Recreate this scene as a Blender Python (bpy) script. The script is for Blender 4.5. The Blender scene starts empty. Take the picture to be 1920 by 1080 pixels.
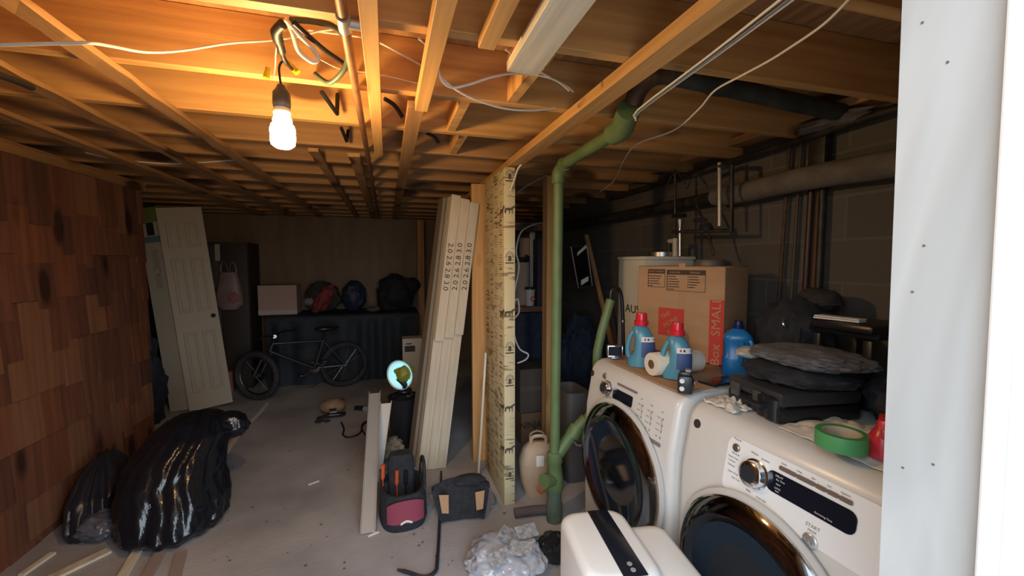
import bpy, bmesh, math, random
from math import sin, cos, pi, radians as rad
from mathutils import Vector as V, Matrix as M, noise
random.seed(7)
SC = bpy.context.scene
COL = SC.collection

# ------------------------------------------------------------------ camera, world, exposure
F, YAW, PIT, EYE = 780.0, rad(16.77), rad(3.67), V((0, 0, 1.5))
cd = bpy.data.cameras.new('camera'); cam = bpy.data.objects.new('camera', cd); COL.objects.link(cam)
cam.location = EYE; cam.rotation_euler = (pi/2-PIT, 0, -YAW)
cd.sensor_width = 36; cd.lens = F/1920*36; cd.clip_start = .02
SC.camera = cam
SC.view_settings.view_transform = 'Standard'; SC.view_settings.look = 'None'
SC.view_settings.exposure = 1.4; SC.view_settings.gamma = 1; SC.view_settings.use_curve_mapping = False
SKY, BULB, WORKLAMP = .64, 155.0, .34
w = bpy.data.worlds.new('daylight'); SC.world = w; w.use_nodes = True
nt = w.node_tree; nt.nodes.clear()
wo = nt.nodes.new('ShaderNodeOutputWorld'); bg = nt.nodes.new('ShaderNodeBackground')
tc = nt.nodes.new('ShaderNodeTexCoord'); sx = nt.nodes.new('ShaderNodeSeparateXYZ'); cr = nt.nodes.new('ShaderNodeValToRGB')
cr.color_ramp.elements[0].position = .46; cr.color_ramp.elements[0].color = (.14, .135, .13, 1)
cr.color_ramp.elements[1].position = .54; cr.color_ramp.elements[1].color = (.74, .87, 1.0, 1)
mp = nt.nodes.new('ShaderNodeMapRange'); mp.inputs[1].default_value = -1
nt.links.new(tc.outputs['Generated'], sx.inputs[0]); nt.links.new(sx.outputs[2], mp.inputs[0])
nt.links.new(mp.outputs[0], cr.inputs[0]); bm_ = nt.nodes.new('ShaderNodeMapRange'); bm_.interpolation_type = 'SMOOTHSTEP'     # brighter sky out beyond the doorway, behind the camera
for i_, v_ in ((1, .15), (2, -.95), (3, .9*SKY), (4, 5.0*SKY)): bm_.inputs[i_].default_value = v_
nt.links.new(sx.outputs[1], bm_.inputs[0]); nt.links.new(bm_.outputs[0], bg.inputs[1])
nt.links.new(cr.outputs[0], bg.inputs[0]); nt.links.new(bg.outputs[0], wo.inputs[0])
pl = bpy.data.lights.new('doorway_portal', 'AREA'); pl.shape = 'RECTANGLE'; pl.size = .92; pl.size_y = 2.05; pl.cycles.is_portal = True
po = bpy.data.objects.new('doorway_portal', pl); COL.objects.link(po); po.location = (.19, .27, 1.03); po.rotation_euler = (pi/2, 0, 0)

# where a point of the photograph lies on a plane of the room
_fw = V((sin(YAW)*cos(PIT), cos(YAW)*cos(PIT), -sin(PIT))); _rt = V((cos(YAW), -sin(YAW), 0)); _up = _rt.cross(_fw)
def at(px, py, z=None, Y=None, X=None):
    r = _fw + _rt*((px-960)/F) + _up*((540-py)/F)
    t = (z-EYE.z)/r.z if z is not None else (Y/r.y if Y is not None else X/r.x)
    return EYE + r*t

# ------------------------------------------------------------------ materials
MATS = {}
def mat(name, col, rough=.6, metal=0, col2=None, scale=8, stretch=(1, 1, 1), bump=0, bscale=None, detail=4, spec=.5, emit=None, estr=0, trans=0, contrast=(.35, .65), alpha=1, coat=0):
    if name in MATS: return MATS[name]
    m = bpy.data.materials.new(name); m.use_nodes = True; n = m.node_tree.nodes; L = m.node_tree.links
    b = n['Principled BSDF']; b.inputs['Base Color'].default_value = (*col, 1); b.inputs['Roughness'].default_value = rough
    b.inputs['Metallic'].default_value = metal; b.inputs['Specular IOR Level'].default_value = spec
    b.inputs['Transmission Weight'].default_value = trans; b.inputs['Alpha'].default_value = alpha; b.inputs['Coat Weight'].default_value = coat
    if emit: b.inputs['Emission Color'].default_value = (*emit, 1); b.inputs['Emission Strength'].default_value = estr
    if col2 or bump:
        t = n.new('ShaderNodeTexCoord'); mpn = n.new('ShaderNodeMapping'); mpn.inputs['Scale'].default_value = stretch
        L.new(t.outputs['Object'], mpn.inputs[0])
        nz = n.new('ShaderNodeTexNoise'); nz.inputs['Scale'].default_value = scale; nz.inputs['Detail'].default_value = detail
        L.new(mpn.outputs[0], nz.inputs[0])
        if col2:
            r = n.new('ShaderNodeValToRGB'); r.color_ramp.elements[0].color = (*col, 1); r.color_ramp.elements[1].color = (*col2, 1)
            r.color_ramp.elements[0].position, r.color_ramp.elements[1].position = contrast
            L.new(nz.outputs[0], r.inputs[0]); L.new(r.outputs[0], b.inputs['Base Color'])
        if bump:
            nb = nz
            if bscale:
                nb = n.new('ShaderNodeTexNoise'); nb.inputs['Scale'].default_value = bscale; nb.inputs['Detail'].default_value = 5; L.new(mpn.outputs[0], nb.inputs[0])
            bp = n.new('ShaderNodeBump'); bp.inputs['Strength'].default_value = bump; bp.inputs['Distance'].default_value = .02
            L.new(nb.outputs[0], bp.inputs['Height']); L.new(bp.outputs[0], b.inputs['Normal'])
    MATS[name] = m; return m
def wood(name, c1, c2, axis, rough=.65, knots=True):
    if name in MATS: return MATS[name]
    st = [26, 26, 26]; st['XYZ'.index(axis)] = 1.3
    dk = tuple(a*.84 for a in c1); lt_ = tuple(min(a*1.08, 1) for a in c2)
    m = mat(name, dk, rough, 0, lt_, 1.0, tuple(st), .12, detail=7, contrast=(.3, .68))
    if knots:
        n = m.node_tree.nodes; L = m.node_tree.links; b = n['Principled BSDF']
        src = b.inputs['Base Color'].links[0].from_socket
        t = n.new('ShaderNodeTexCoord'); mm = n.new('ShaderNodeMapping'); s2 = [8, 8, 8]; s2['XYZ'.index(axis)] = 3; mm.inputs['Scale'].default_value = s2
        vo = n.new('ShaderNodeTexVoronoi'); vo.inputs['Scale'].default_value = .6
        r = n.new('ShaderNodeValToRGB'); r.color_ramp.elements[0].position = .15; r.color_ramp.elements[1].position = .25
        mx = n.new('ShaderNodeMix'); mx.data_type = 'RGBA'; mx.inputs[6].default_value = (c1[0]*.28, c1[1]*.24, c1[2]*.2, 1)
        oi = n.new('ShaderNodeObjectInfo'); ad = n.new('ShaderNodeVectorMath')
        L.new(t.outputs['Object'], ad.inputs[0]); sc = n.new('ShaderNodeVectorMath'); sc.operation = 'SCALE'; sc.inputs[3].default_value = 17
        L.new(oi.outputs['Location'], sc.inputs[0]); L.new(sc.outputs[0], ad.inputs[1]); L.new(ad.outputs[0], mm.inputs[0])
        for q in n:
            if q.type == 'MAPPING' and q != mm: L.new(ad.outputs[0], q.inputs[0])
        L.new(mm.outputs[0], vo.inputs[0]); L.new(vo.outputs['Distance'], r.inputs[0]); L.new(r.outputs[0], mx.inputs[0])
        L.new(src, mx.inputs[7]); L.new(mx.outputs[2], b.inputs['Base Color'])
    return m
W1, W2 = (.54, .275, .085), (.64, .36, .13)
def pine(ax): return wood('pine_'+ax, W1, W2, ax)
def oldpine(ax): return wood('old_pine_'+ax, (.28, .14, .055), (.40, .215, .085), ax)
def whitewood(ax): return wood('pale_wood_'+ax, (.62, .55, .42), (.74, .68, .56), ax, .6)
primed = mat('primed_board', (.56, .49, .38), .6, 0, (.64, .57, .45), 3, (8, 8, 1), .05)
black_pl = mat('black_plastic', (.012, .013, .016), .35)
black_soft = mat('black_fabric', (.014, .015, .02), .9, 0, (.024, .026, .032), 30, bump=.3)
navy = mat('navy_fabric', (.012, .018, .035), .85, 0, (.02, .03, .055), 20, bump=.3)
chrome = mat('chrome', (.75, .75, .76), .12, 1)
steel = mat('steel', (.5, .5, .5), .35, 1, (.38, .38, .38), 12)
white_enamel = mat('white_enamel', (.66, .63, .59), .28, 0, spec=.5)
white_pl = mat('white_plastic', (.78, .76, .73), .4)
grey_pl = mat('grey_plastic', (.30, .29, .29), .45)
iron = mat('black_iron', (.018, .017, .017), .5, .3, (.05, .045, .04), 14, bump=.2)
rust = mat('rusty_pipe', (.06, .035, .022), .7, .2, (.12, .07, .04), 18, bump=.3)
copper = mat('aged_copper', (.17, .08, .038), .6, .25, (.26, .13, .06), 12)
green_paint = mat('green_pipe_paint', (.11, .165, .062), .5, 0, (.14, .205, .082), 9, bump=.12)
wirew = mat('white_cable', (.72, .68, .60), .5)
wireb = mat('black_cable', (.014, .014, .016), .5)
card = mat('cardboard', (.42, .24, .125), .8, 0, (.47, .28, .15), 3, (1, 1, 6), .03)
card_dk = mat('dull_cardboard', (.25, .15, .085), .85, 0, (.29, .18, .1), 3)
ink = mat('black_ink', (.02, .018, .018), .6)
red_pr = mat('red_print', (.55, .05, .03), .7)
paper = mat('paper', (.74, .71, .66), .8)

# ------------------------------------------------------------------ mesh builder
class MB:
    def __init__(s): s.bm = bmesh.new(); s.mi = 0
    def _add(s, vs, fs):
        bv = [s.bm.verts.new(v) for v in vs]; out = []
        for f in fs:
            try:
                q = s.bm.faces.new([bv[i] for i in f]); q.material_index = s.mi; out.append(q)
            except ValueError: pass
        return bv, out
    def box(s, c, d, R=None, bev=0, seg=2):
        c = V(c); R = R or M.Identity(3); x, y, z = [k/2 for k in d]
        vs = [c + R @ V((i*x, j*y, k*z)) for i in (-1, 1) for j in (-1, 1) for k in (-1, 1)]
        bv, fs = s._add(vs, [(0, 1, 3, 2), (4, 6, 7, 5), (0, 4, 5, 1), (2, 3, 7, 6), (0, 2, 6, 4), (1, 5, 7, 3)])
        if bev:
            es = list({e for f in fs for e in f.edges})
            r = bmesh.ops.bevel(s.bm, geom=es, offset=bev, segments=seg, profile=.5, affect='EDGES')
            for f in r['faces']: f.material_index = s.mi
        return s
    def span(s, a, b, bev=0):
        a, b = V(a), V(b); return s.box((a+b)/2, [abs(q) for q in (b-a)], None, bev)
    def loft(s, rings, cap=(True, True), closed=True):
        n = len(rings[0]); vs = [v for r in rings for v in r]; fs = []
        for i in range(len(rings)-1):
            for j in range(n if closed else n-1):
                k = (j+1) % n; fs.append((i*n+j, i*n+k, (i+1)*n+k, (i+1)*n+j))
        if cap[0]: fs.append(tuple(range(n))[::-1])
        if cap[1]: fs.append(tuple((len(rings)-1)*n+j for j in range(n)))
        s._add(vs, fs); return s
    def cyl(s, p0, p1, r0, r1=None, n=16):
        p0, p1 = V(p0), V(p1); r1 = r0 if r1 is None else r1; q = (p1-p0).to_track_quat('Z', 'Y').to_matrix()
        return s.loft([[p + q @ V((r*cos(2*pi*j/n), r*sin(2*pi*j/n), 0)) for j in range(n)] for p, r in ((p0, r0), (p1, r1))])
    def lathe(s, prof, o=(0, 0, 0), ax=(0, 0, 1), n=24, sy=1):
        o = V(o); q = V(ax).to_track_quat('Z', 'Y').to_matrix()
        return s.loft([[o + q @ V((max(r, 1e-4)*cos(2*pi*j/n), sy*max(r, 1e-4)*sin(2*pi*j/n), z)) for j in range(n)] for r, z in prof])
    def tube(s, pts, r, n=8, sm=4, closed=False, flat=1):
        pts = [V(p) for p in pts]
        if sm and len(pts) > 2:
            out = []; m = len(pts)
            for i in range(m if closed else m-1):
                g = (lambda k: pts[k % m]) if closed else (lambda k: pts[min(max(k, 0), m-1)])
                a, b, c, d = g(i-1), g(i), g(i+1), g(i+2)
                for k in range(sm):
                    t = k/sm; out.append(.5*((2*b)+(c-a)*t+(2*a-5*b+4*c-d)*t*t+(3*b-a-3*c+d)*t**3))
            if not closed: out.append(pts[-1])
            pts = out
        m = len(pts); rings = []; up = V((0.13, .21, .97))
        for i, p in enumerate(pts):
            t = (pts[(i+1) % m]-pts[i-1]) if closed else (pts[min(i+1, m-1)]-pts[max(i-1, 0)])
            t.normalize(); a = up - t*up.dot(t)
            if a.length < 1e-3: a = V((1, 0, 0)) - t*t.x
            a.normalize(); b = t.cross(a); up = a
            rr = r[min(i*len(r)//m, len(r)-1)] if isinstance(r, (list, tuple)) else r
            rings.append([p + a*rr*cos(2*pi*j/n) + b*rr*flat*sin(2*pi*j/n) for j in range(n)])
        if closed: rings.append(rings[0]); return s.loft(rings, (False, False))
        return s.loft(rings)
    def prism(s, poly, h, o=(0, 0, 0), u=(1, 0, 0), v=(0, 1, 0)):
        o, u, v = V(o), V(u).normalized(), V(v).normalized(); nn = u.cross(v)
        return s.loft([[o+u*a+v*b+nn*k for a, b in poly] for k in (0, h)])
    def blob(s, c, r, amp=.15, fr=2.2, sub=4, seed=0, flat=None, fold=0, R=None):
        c = V(c); R = R or M.Identity(3); t = bmesh.new(); bmesh.ops.create_icosphere(t, subdivisions=sub, radius=1)
        off = V((seed*3.7, seed*1.3, seed*7.1)); idx = {}; vs = []
        for v in t.verts:
            p = v.co.copy(); d = 1 + amp*noise.fractal(p*fr+off, 1, 2, 4)
            if fold: d += fold*(abs(noise.noise(p*fr*2.4+off*2))-.25)
            q = R @ V((p.x*r[0]*d, p.y*r[1]*d, p.z*r[2]*d)) + c
            if flat is not None and q.z < flat: q.z = flat + (q.z-flat)*.02
            idx[v.index] = len(vs); vs.append(q)
        fs = [tuple(idx[v.index] for v in f.verts) for f in t.faces]; t.free()
        s._add(vs, fs); return s
    def surf(s, f, nu, nv, th=0):
        g = [[V(f(i/(nu-1), j/(nv-1))) for j in range(nv)] for i in range(nu)]
        vs = [p for r in g for p in r]; fs = [(i*nv+j, (i+1)*nv+j, (i+1)*nv+j+1, i*nv+j+1) for i in range(nu-1) for j in range(nv-1)]
        if th:
            k = len(vs); dn = V((0, 0, -th)) if not isinstance(th, V) else th
            vs += [p+dn for p in vs]; fs += [tuple(a+k for a in q[::-1]) for q in fs]
            rim = [i*nv for i in range(nu)] + [(nu-1)*nv+j for j in range(1, nv)] + [i*nv+nv-1 for i in range(nu-2, -1, -1)] + [j for j in range(nv-2, 0, -1)]
            fs += [(rim[i], rim[(i+1) % len(rim)], rim[(i+1) % len(rim)]+k, rim[i]+k) for i in range(len(rim))]
        s._add(vs, fs); return s
    def text(s, st, o, u, v, size, th=.0012, align='CENTER', sx=1):
        c = bpy.data.curves.new('lettering', 'FONT'); c.body = st; c.size = size; c.align_x = align; c.align_y = 'CENTER'; c.resolution_u = 3; c.extrude = th/2
        o_ = bpy.data.objects.new('lettering', c); COL.objects.link(o_); bpy.context.view_layer.update()
        me = bpy.data.meshes.new_from_object(o_.evaluated_get(bpy.context.evaluated_depsgraph_get()))
        o, u, v = V(o), V(u).normalized(), V(v).normalized(); nn = u.cross(v)
        s._add([o+u*(p.co.x*sx)+v*p.co.y+nn*(p.co.z) for p in me.vertices], [tuple(p.vertices) for p in me.polygons])
        bpy.data.objects.remove(o_); bpy.data.curves.remove(c); bpy.data.meshes.remove(me); return s
    def make(s, name, mats, parent=None, smooth=40, recenter=True):
        bm = s.bm; bmesh.ops.recalc_face_normals(bm, faces=bm.faces[:])
        me = bpy.data.meshes.new(name); loc = V((0, 0, 0))
        if parent is None and recenter and bm.verts:
            xs = [v.co for v in bm.verts]; lo = [min(p[i] for p in xs) for i in range(3)]; hi = [max(p[i] for p in xs) for i in range(3)]
            loc = V(((lo[0]+hi[0])/2, (lo[1]+hi[1])/2, lo[2])); bmesh.ops.translate(bm, verts=bm.verts[:], vec=-loc)
        bm.to_mesh(me); bm.free()
        for m in (mats if isinstance(mats, (list, tuple)) else [mats]): me.materials.append(m)
        if smooth:
            me.polygons.foreach_set('use_smooth', [True]*len(me.polygons)); me.set_sharp_from_angle(angle=rad(smooth))
        o = bpy.data.objects.new(name, me); COL.objects.link(o); o.location = loc
        if parent: o.parent = parent
        return o
def tag(o, label, cat, group=None, kind=None):
    o['label'] = label; o['category'] = cat
    if group: o['group'] = group
    if kind: o['kind'] = kind
    return o
def thing(name, label, cat, loc=(0, 0, 0), rz=0, group=None):
    o = bpy.data.objects.new(name, None); COL.objects.link(o); o.empty_display_size = .1
    o.location = loc; o.rotation_euler = (0, 0, rz); return tag(o, label, cat, group)
def struct(name, mb, m, smooth=0): o = mb.make(name, m, None, smooth, False); o['kind'] = 'structure'; return o
def lab(o, l): o['label'] = l; return o

# ------------------------------------------------------------------ the setting
XL, XR, YB, YF, H, HS = -2.45, 2.02, 6.22, .28, 2.1, 2.29
conc = mat('concrete_floor', (.29, .28, .285), .85, 0, (.46, .445, .45), 1.6, bump=.12, bscale=40, detail=8)
fl = struct('floor', MB().span((XL, YF, -.1), (XR, YB, 0)), conc)
MB().surf(lambda u, v: V((-1.24+.012*sin(u*9)+(v-.5)*.04, 3.2+u*1.7, .0015)), 12, 2, .001).make('chalk_line', mat('floor_mark', (.66, .64, .6), .9), fl)
struct('outdoor_ground', MB().span((-3, -3, -.12), (3, YF, -.02)), mat('outdoor_concrete', (.3, .29, .28), .9))
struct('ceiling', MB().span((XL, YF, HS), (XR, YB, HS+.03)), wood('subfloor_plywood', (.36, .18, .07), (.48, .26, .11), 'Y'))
struct('wall_back', MB().span((XL, YB, 0), (XR, YB+.1, HS)), mat('brown_panelling', (.15, .095, .055), .6, 0, (.19, .125, .073), 2, (4, 4, .6)))
struct('wall_left_outer', MB().span((XL-.1, YF, 0), (XL, YB, HS)), mat('dark_masonry', (.06, .05, .045), .9))
def block_mat():
    m = mat('concrete_block', (.105, .094, .08), .9); n = m.node_tree.nodes; L = m.node_tree.links; b = n['Principled BSDF']
    t = n.new('ShaderNodeTexCoord'); sp = n.new('ShaderNodeSeparateXYZ'); cb = n.new('ShaderNodeCombineXYZ'); br = n.new('ShaderNodeTexBrick')
    L.new(t.outputs['Object'], sp.inputs[0]); L.new(sp.outputs[1], cb.inputs[0]); L.new(sp.outputs[2], cb.inputs[1]); L.new(cb.outputs[0], br.inputs[0])
    br.inputs['Scale'].default_value = 1; br.inputs['Brick Width'].default_value = .4; br.inputs['Row Height'].default_value = .2; br.inputs['Mortar Size'].default_value = .007
    br.inputs['Color1'].default_value = (.115, .102, .086, 1); br.inputs['Color2'].default_value = (.09, .08, .068, 1); br.inputs['Mortar'].default_value = (.13, .118, .1, 1)
    nz = n.new('ShaderNodeTexNoise'); nz.inputs['Scale'].default_value = 55; L.new(t.outputs['Object'], nz.inputs[0])
    ad = n.new('ShaderNodeMath'); ad.operation = 'MULTIPLY_ADD'; ad.inputs[1].default_value = .3; L.new(nz.outputs[0], ad.inputs[0])
    iv = n.new('ShaderNodeMath'); iv.operation = 'SUBTRACT'; iv.inputs[0].default_value = 1; L.new(br.outputs['Fac'], iv.inputs[1]); L.new(iv.outputs[0], ad.inputs[2])
    bp = n.new('ShaderNodeBump'); bp.inputs['Strength'].default_value = .5; bp.inputs['Distance'].default_value = .008
    L.new(ad.outputs[0], bp.inputs['Height']); L.new(bp.outputs[0], b.inputs['Normal']); L.new(br.outputs['Color'], b.inputs['Base Color']); return m
struct('wall_right', MB().span((XR, YF, 0), (XR+.15, YB, HS)), block_mat())
DX0, DX1, DH = -.29, .66, 2.06
whitepaint = mat('white_painted_wood', (.50, .495, .48), .55, 0, (.42, .415, .40), 1.3, (2.5, 2.5, .6), .15, detail=2, contrast=(.35, .65))
fw_ = MB()
fw_.span((XL-.1, YF+.01, 0), (DX0-.02, YF+.11, HS)); fw_.span((DX1+.02, YF+.01, 0), (XR+.15, YF+.11, HS)); fw_.span((DX0-.02, YF+.01, DH+.02), (DX1+.02, YF+.11, HS))
struct('wall_front', fw_, mat('front_wall_board', (.42, .38, .33), .8))
tr = MB(); tr.span((DX1, YF-.005, 0), (DX1+.02, YF+.115, DH)); tr.span((DX0-.02, YF-.005, 0), (DX0, YF+.115, DH)); tr.span((DX0-.02, YF-.005, DH), (DX1+.02, YF+.115, DH+.02))
lean_j = lambda mb: [setattr(v.co, 'x', v.co.x-.026*(v.co.z-1.5)) for v in mb.bm.verts if v.co.x > .3]     # the jamb is a little out of plumb
lean_j(tr); struct('trim_1', tr, whitepaint)
st = MB(); st.span((DX1-.012, YF-.005, 0), (DX1, YF+.012, DH), .003); st.span((DX0, YF-.005, 0), (DX0+.012, YF+.012, DH), .003)
lean_j(st); struct('trim_2', st, mat('door_stop_paint', (.86, .86, .85), .5))
nl = MB()
for y, z in ((.345, 1.74), (.372, 1.80), (.36, 1.52), (.37, 1.46), (.34, 1.24), (.372, 1.22)): nl.cyl((DX1+.001, y, z), (DX1-.0008, y, z), .0016, n=8)
lean_j(nl); struct('trim_3', nl, mat('nail_dark', (.12, .11, .1), .6))
for q in whitepaint.node_tree.nodes:
    if q.type == 'TEX_NOISE': q.inputs['Distortion'].default_value = 3.5
# shingled partition on the left
LX = -1.80; LE = 3.97
sh = MB(); sh.span((LX-.09, YF+.12, 0), (LX-.02, LE, H-.012))
y = YF+.12
for row in range(9):
    z1 = H-.02-row*.25; y = YF+.12-random.random()*.1
    while y < LE-.005:
        wd = random.choice((.09, .13, .17, .2, .24)); y2 = min(y+wd, LE); z0 = max(z1-.29-random.choice((0, 0, .02, .05, .09)), 0.0)
        if y2-max(y, YF+.12) > .02 and z1 > .05:
            sh.mi = random.choice((0, 0, 1, 1, 2, 2, 3, 4)); t0 = .008+random.random()*.012; ya = max(y, YF+.12)+.002; yb = y2-.002
            X0, X1 = LX-.02, LX-.02+t0
            sh.loft([[V((X0, ya, z0)), V((X1, ya, z0)), V((X1, yb, z0)), V((X0, yb, z0))], [V((X0, ya, z1)), V((X0+.003, ya, z1)), V((X0+.003, yb, z1)), V((X0, yb, z1))]])
        y = y2
shm = [wood('shingle_%s' % k, (a[0]*.85, a[1]*.74, a[2]*.78), (b[0]*.85, b[1]*.74, b[2]*.78), 'Z', .75) for k, a, b in (('red', (.17, .075, .04), (.23, .105, .055)), ('brown', (.14, .06, .034), (.19, .085, .05)), ('tan', (.25, .125, .06), (.30, .16, .08)), ('rust', (.2, .08, .035), (.26, .11, .05)), ('dark', (.10, .045, .027), (.15, .07, .042)))]
struct('wall_left', sh, shm)
struct('trim_4', MB().span((LX-.09, YF+.12, H-.012), (LX+.02, LE, H-.001)).span((LX-.015, YF+.12, H-.06), (LX+.012, LE, H-.012)), oldpine('Y'))

# ------------------------------------------------------------------ joists and ceiling boards
ORD = 'first second third fourth fifth sixth seventh eighth ninth tenth eleventh twelfth thirteenth fourteenth'.split()
JY = [.765, 1.15, 1.58, 2.0, 2.41, 2.79, 3.2, 3.6, 4.0, 4.41, 4.81, 5.21, 5.61, 6.0]
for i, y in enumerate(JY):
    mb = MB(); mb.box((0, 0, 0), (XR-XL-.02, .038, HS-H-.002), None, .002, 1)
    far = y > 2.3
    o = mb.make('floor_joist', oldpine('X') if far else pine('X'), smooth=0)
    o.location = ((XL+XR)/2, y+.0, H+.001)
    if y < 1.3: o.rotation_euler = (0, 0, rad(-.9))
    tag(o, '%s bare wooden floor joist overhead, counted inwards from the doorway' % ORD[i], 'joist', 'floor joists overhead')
def depth_board(name, label, cat, x, wd, y0, y1, th, m, z=None, tilt=0):
    z = H-.001 if z is None else z
    if name == 'ceiling_strapping':                                      # old boards with ragged edges
        k = int((y1-y0)/.07)+1; mb = MB(); rg = []
        for i in range(k+1):
            yy = y0+(y1-y0)*i/k; j = lambda q, a: a*noise.noise(V((yy*7, x*5+q, q*3)))
            rg.append([V((x-wd/2+j(1, .009), yy, z)), V((x+wd/2+j(2, .009), yy, z)), V((x+wd/2+j(2, .009), yy, z-th+j(3, .006))), V((x-wd/2+j(1, .009), yy, z-th+j(4, .006)))])
        o = mb.loft(rg).make(name, m, smooth=0)
    else: o = MB().box((x, (y0+y1)/2, z-th/2), (wd, y1-y0, th), M.Rotation(tilt, 3, 'Z') if tilt else None, .0015, 1).make(name, m, smooth=0)
    return tag(o, label, cat)
# bottom plates and boards nailed along the underside
depth_board('ceiling_plate', 'long thick wooden beam under the joists running to the printed panel', 'beam', .735, .075, .42, 4.4, .04, pine('Y'))
depth_board('ceiling_board', 'white weathered board end nailed under the joists', 'board', .40, .10, .44, 1.24, .03, whitewood('Y'), tilt=rad(-1))
depth_board('ceiling_board', 'narrow rough wooden strip under the joists beside the copper pipe', 'board', -.028, .042, .55, 2.35, .04, pine('Y'))
depth_board('ceiling_board', 'wooden strip under the joists right of the rough strip, running far back', 'board', .135, .045, .45, 1.62, .042, pine('Y'))
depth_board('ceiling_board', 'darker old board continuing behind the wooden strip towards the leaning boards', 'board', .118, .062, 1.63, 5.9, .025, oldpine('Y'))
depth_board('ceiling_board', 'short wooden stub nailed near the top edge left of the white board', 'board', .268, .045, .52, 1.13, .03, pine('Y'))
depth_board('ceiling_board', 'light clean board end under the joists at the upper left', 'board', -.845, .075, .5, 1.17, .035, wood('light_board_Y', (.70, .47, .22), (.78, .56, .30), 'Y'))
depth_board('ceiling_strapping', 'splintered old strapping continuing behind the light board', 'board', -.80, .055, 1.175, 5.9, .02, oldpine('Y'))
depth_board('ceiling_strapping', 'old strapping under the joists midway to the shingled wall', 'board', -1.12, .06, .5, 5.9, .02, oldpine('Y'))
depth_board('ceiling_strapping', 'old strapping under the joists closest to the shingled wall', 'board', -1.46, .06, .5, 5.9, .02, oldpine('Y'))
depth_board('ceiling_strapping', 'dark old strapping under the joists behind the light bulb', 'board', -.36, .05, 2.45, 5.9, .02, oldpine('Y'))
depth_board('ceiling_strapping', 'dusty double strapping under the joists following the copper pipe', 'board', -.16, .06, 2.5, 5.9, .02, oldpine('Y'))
for k, (x, y0, y1, l) in enumerate(((.30, 1.6, 1.98, 'wooden blocking between the third and fourth joists'), (.37, 2.02, 2.39, 'wooden blocking between the fourth and fifth joists with a metal bracket'), (.47, 1.17, 1.56, 'wooden blocking between the second and third joists behind the white board'))):
    tag(MB().box((x, (y0+y1)/2, H+.09), (.038, y1-y0, .17), None, .001, 1).make('joist_blocking', pine('Z'), smooth=0), l, 'blocking')

# ------------------------------------------------------------------ partition: posts, printed panel
def post(label, x0, x1, y0, y1, m, z1=H-.002, cat='post'): return tag(MB().span((x0, y0, 0), (x1, y1, z1), .002).make('wooden_post', m, smooth=0), label, cat)
post('orange wooden post between the leaning boards and the printed panel', .595, .705, 2.98, 3.02, pine('Z'), H-.043)
post('wooden post standing behind the upright green pipe', 1.083, 1.133, 2.74, 2.83, pine('Z'))
post('dark old post at the right end of the brown back wall', .41, .50, 5.86, 5.95, oldpine('Z'), H-.03)
def print_mat():
    m = mat('printed_kraft', (.60, .50, .29), .7, 0, (.66, .57, .36), 5); n = m.node_tree.nodes; L = m.node_tree.links; b = n['Principled BSDF']
    src = b.inputs['Base Color'].links[0].from_socket
    t = n.new('ShaderNodeTexCoord'); mm = n.new('ShaderNodeMapping'); mm.inputs['Scale'].default_value = (9, 9, 62)
    L.new(t.outputs['Object'], mm.inputs[0]); nz = n.new('ShaderNodeTexNoise'); nz.inputs['Scale'].default_value = 1; nz.inputs['Detail'].default_value = 3; L.new(mm.outputs[0], nz.inputs[0])
    m2 = n.new('ShaderNodeMapping'); m2.inputs['Scale'].default_value = (5, 5, 9); L.new(t.outputs['Object'], m2.inputs[0])
    n2 = n.new('ShaderNodeTexNoise'); n2.inputs['Scale'].default_value = 1; L.new(m2.outputs[0], n2.inputs[0])
    ad = n.new('ShaderNodeMath'); ad.operation = 'MULTIPLY'; L.new(nz.outputs[0], ad.inputs[0]); L.new(n2.outputs[0], ad.inputs[1])
    r = n.new('ShaderNodeValToRGB'); r.color_ramp.elements[0].position = .31; r.color_ramp.elements[1].position = .36; L.new(ad.outputs[0], r.inputs[0])
    mx = n.new('ShaderNodeMix'); mx.data_type = 'RGBA'; mx.inputs[7].default_value = (.26, .20, .11, 1); L.new(r.outputs[0], mx.inputs[0]); L.new(src, mx.inputs[6]); L.new(mx.outputs[2], b.inputs['Base Color']); return m
pm = print_mat()
PX0, PX1, PY0, PY1 = .665, .735, 2.37, 2.85
pan = thing('insulation_board', 'tall cream panel printed with newspaper columns and horses, standing under the beam', 'panel', (.70, 2.61, 0))
MB().box((0, 0, 1.026), (PX1-PX0, PY1-PY0, 2.05), None, .006).make('panel_body', pm, pan, 30)
pr = MB()
horse = [(-.028, -.02), (-.024, -.02), (-.02, 0), (-.006, -.002), (-.004, -.022), (0, -.022), (.002, 0), (.012, -.001), (.013, -.022), (.017, -.022), (.019, .004), (.026, .016), (.033, .012), (.035, .017), (.027, .029), (.018, .022), (.006, .014), (-.018, .014), (-.029, .008), (-.033, -.008)]
for z in (1.80, 1.19, .61, .35):
    pr.prism(horse, .0008, (.0, -.2405, z), (1, 0, 0), (0, 0, 1)); pr.prism([(a*1.4, b*1.4) for a, b in horse], .0008, (-.0355, -.2, z-.01), (0, -1, 0), (0, 0, 1))
for z in (2.0, 1.52, .98, .78, .2):
    for rr in (.026, .019):
        pr.tube([V((rr*cos(a), -.2405, z+rr*1.4*sin(a))) for a in [pi*k/10 for k in range(11)]], .0016, 5, 0)
    pr.box((0, -.2405, z-.012), (.05, .001, .004)); pr.prism([(-.008, -.02), (.009, -.02), (.012, .006), (.002, .016), (-.01, .008)], .0008, (0, -.2403, z), (1, 0, 0), (0, 0, 1)); pr.box((0, -.2405, z-.03), (.054, .001, .008))
random.seed(11)
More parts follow.
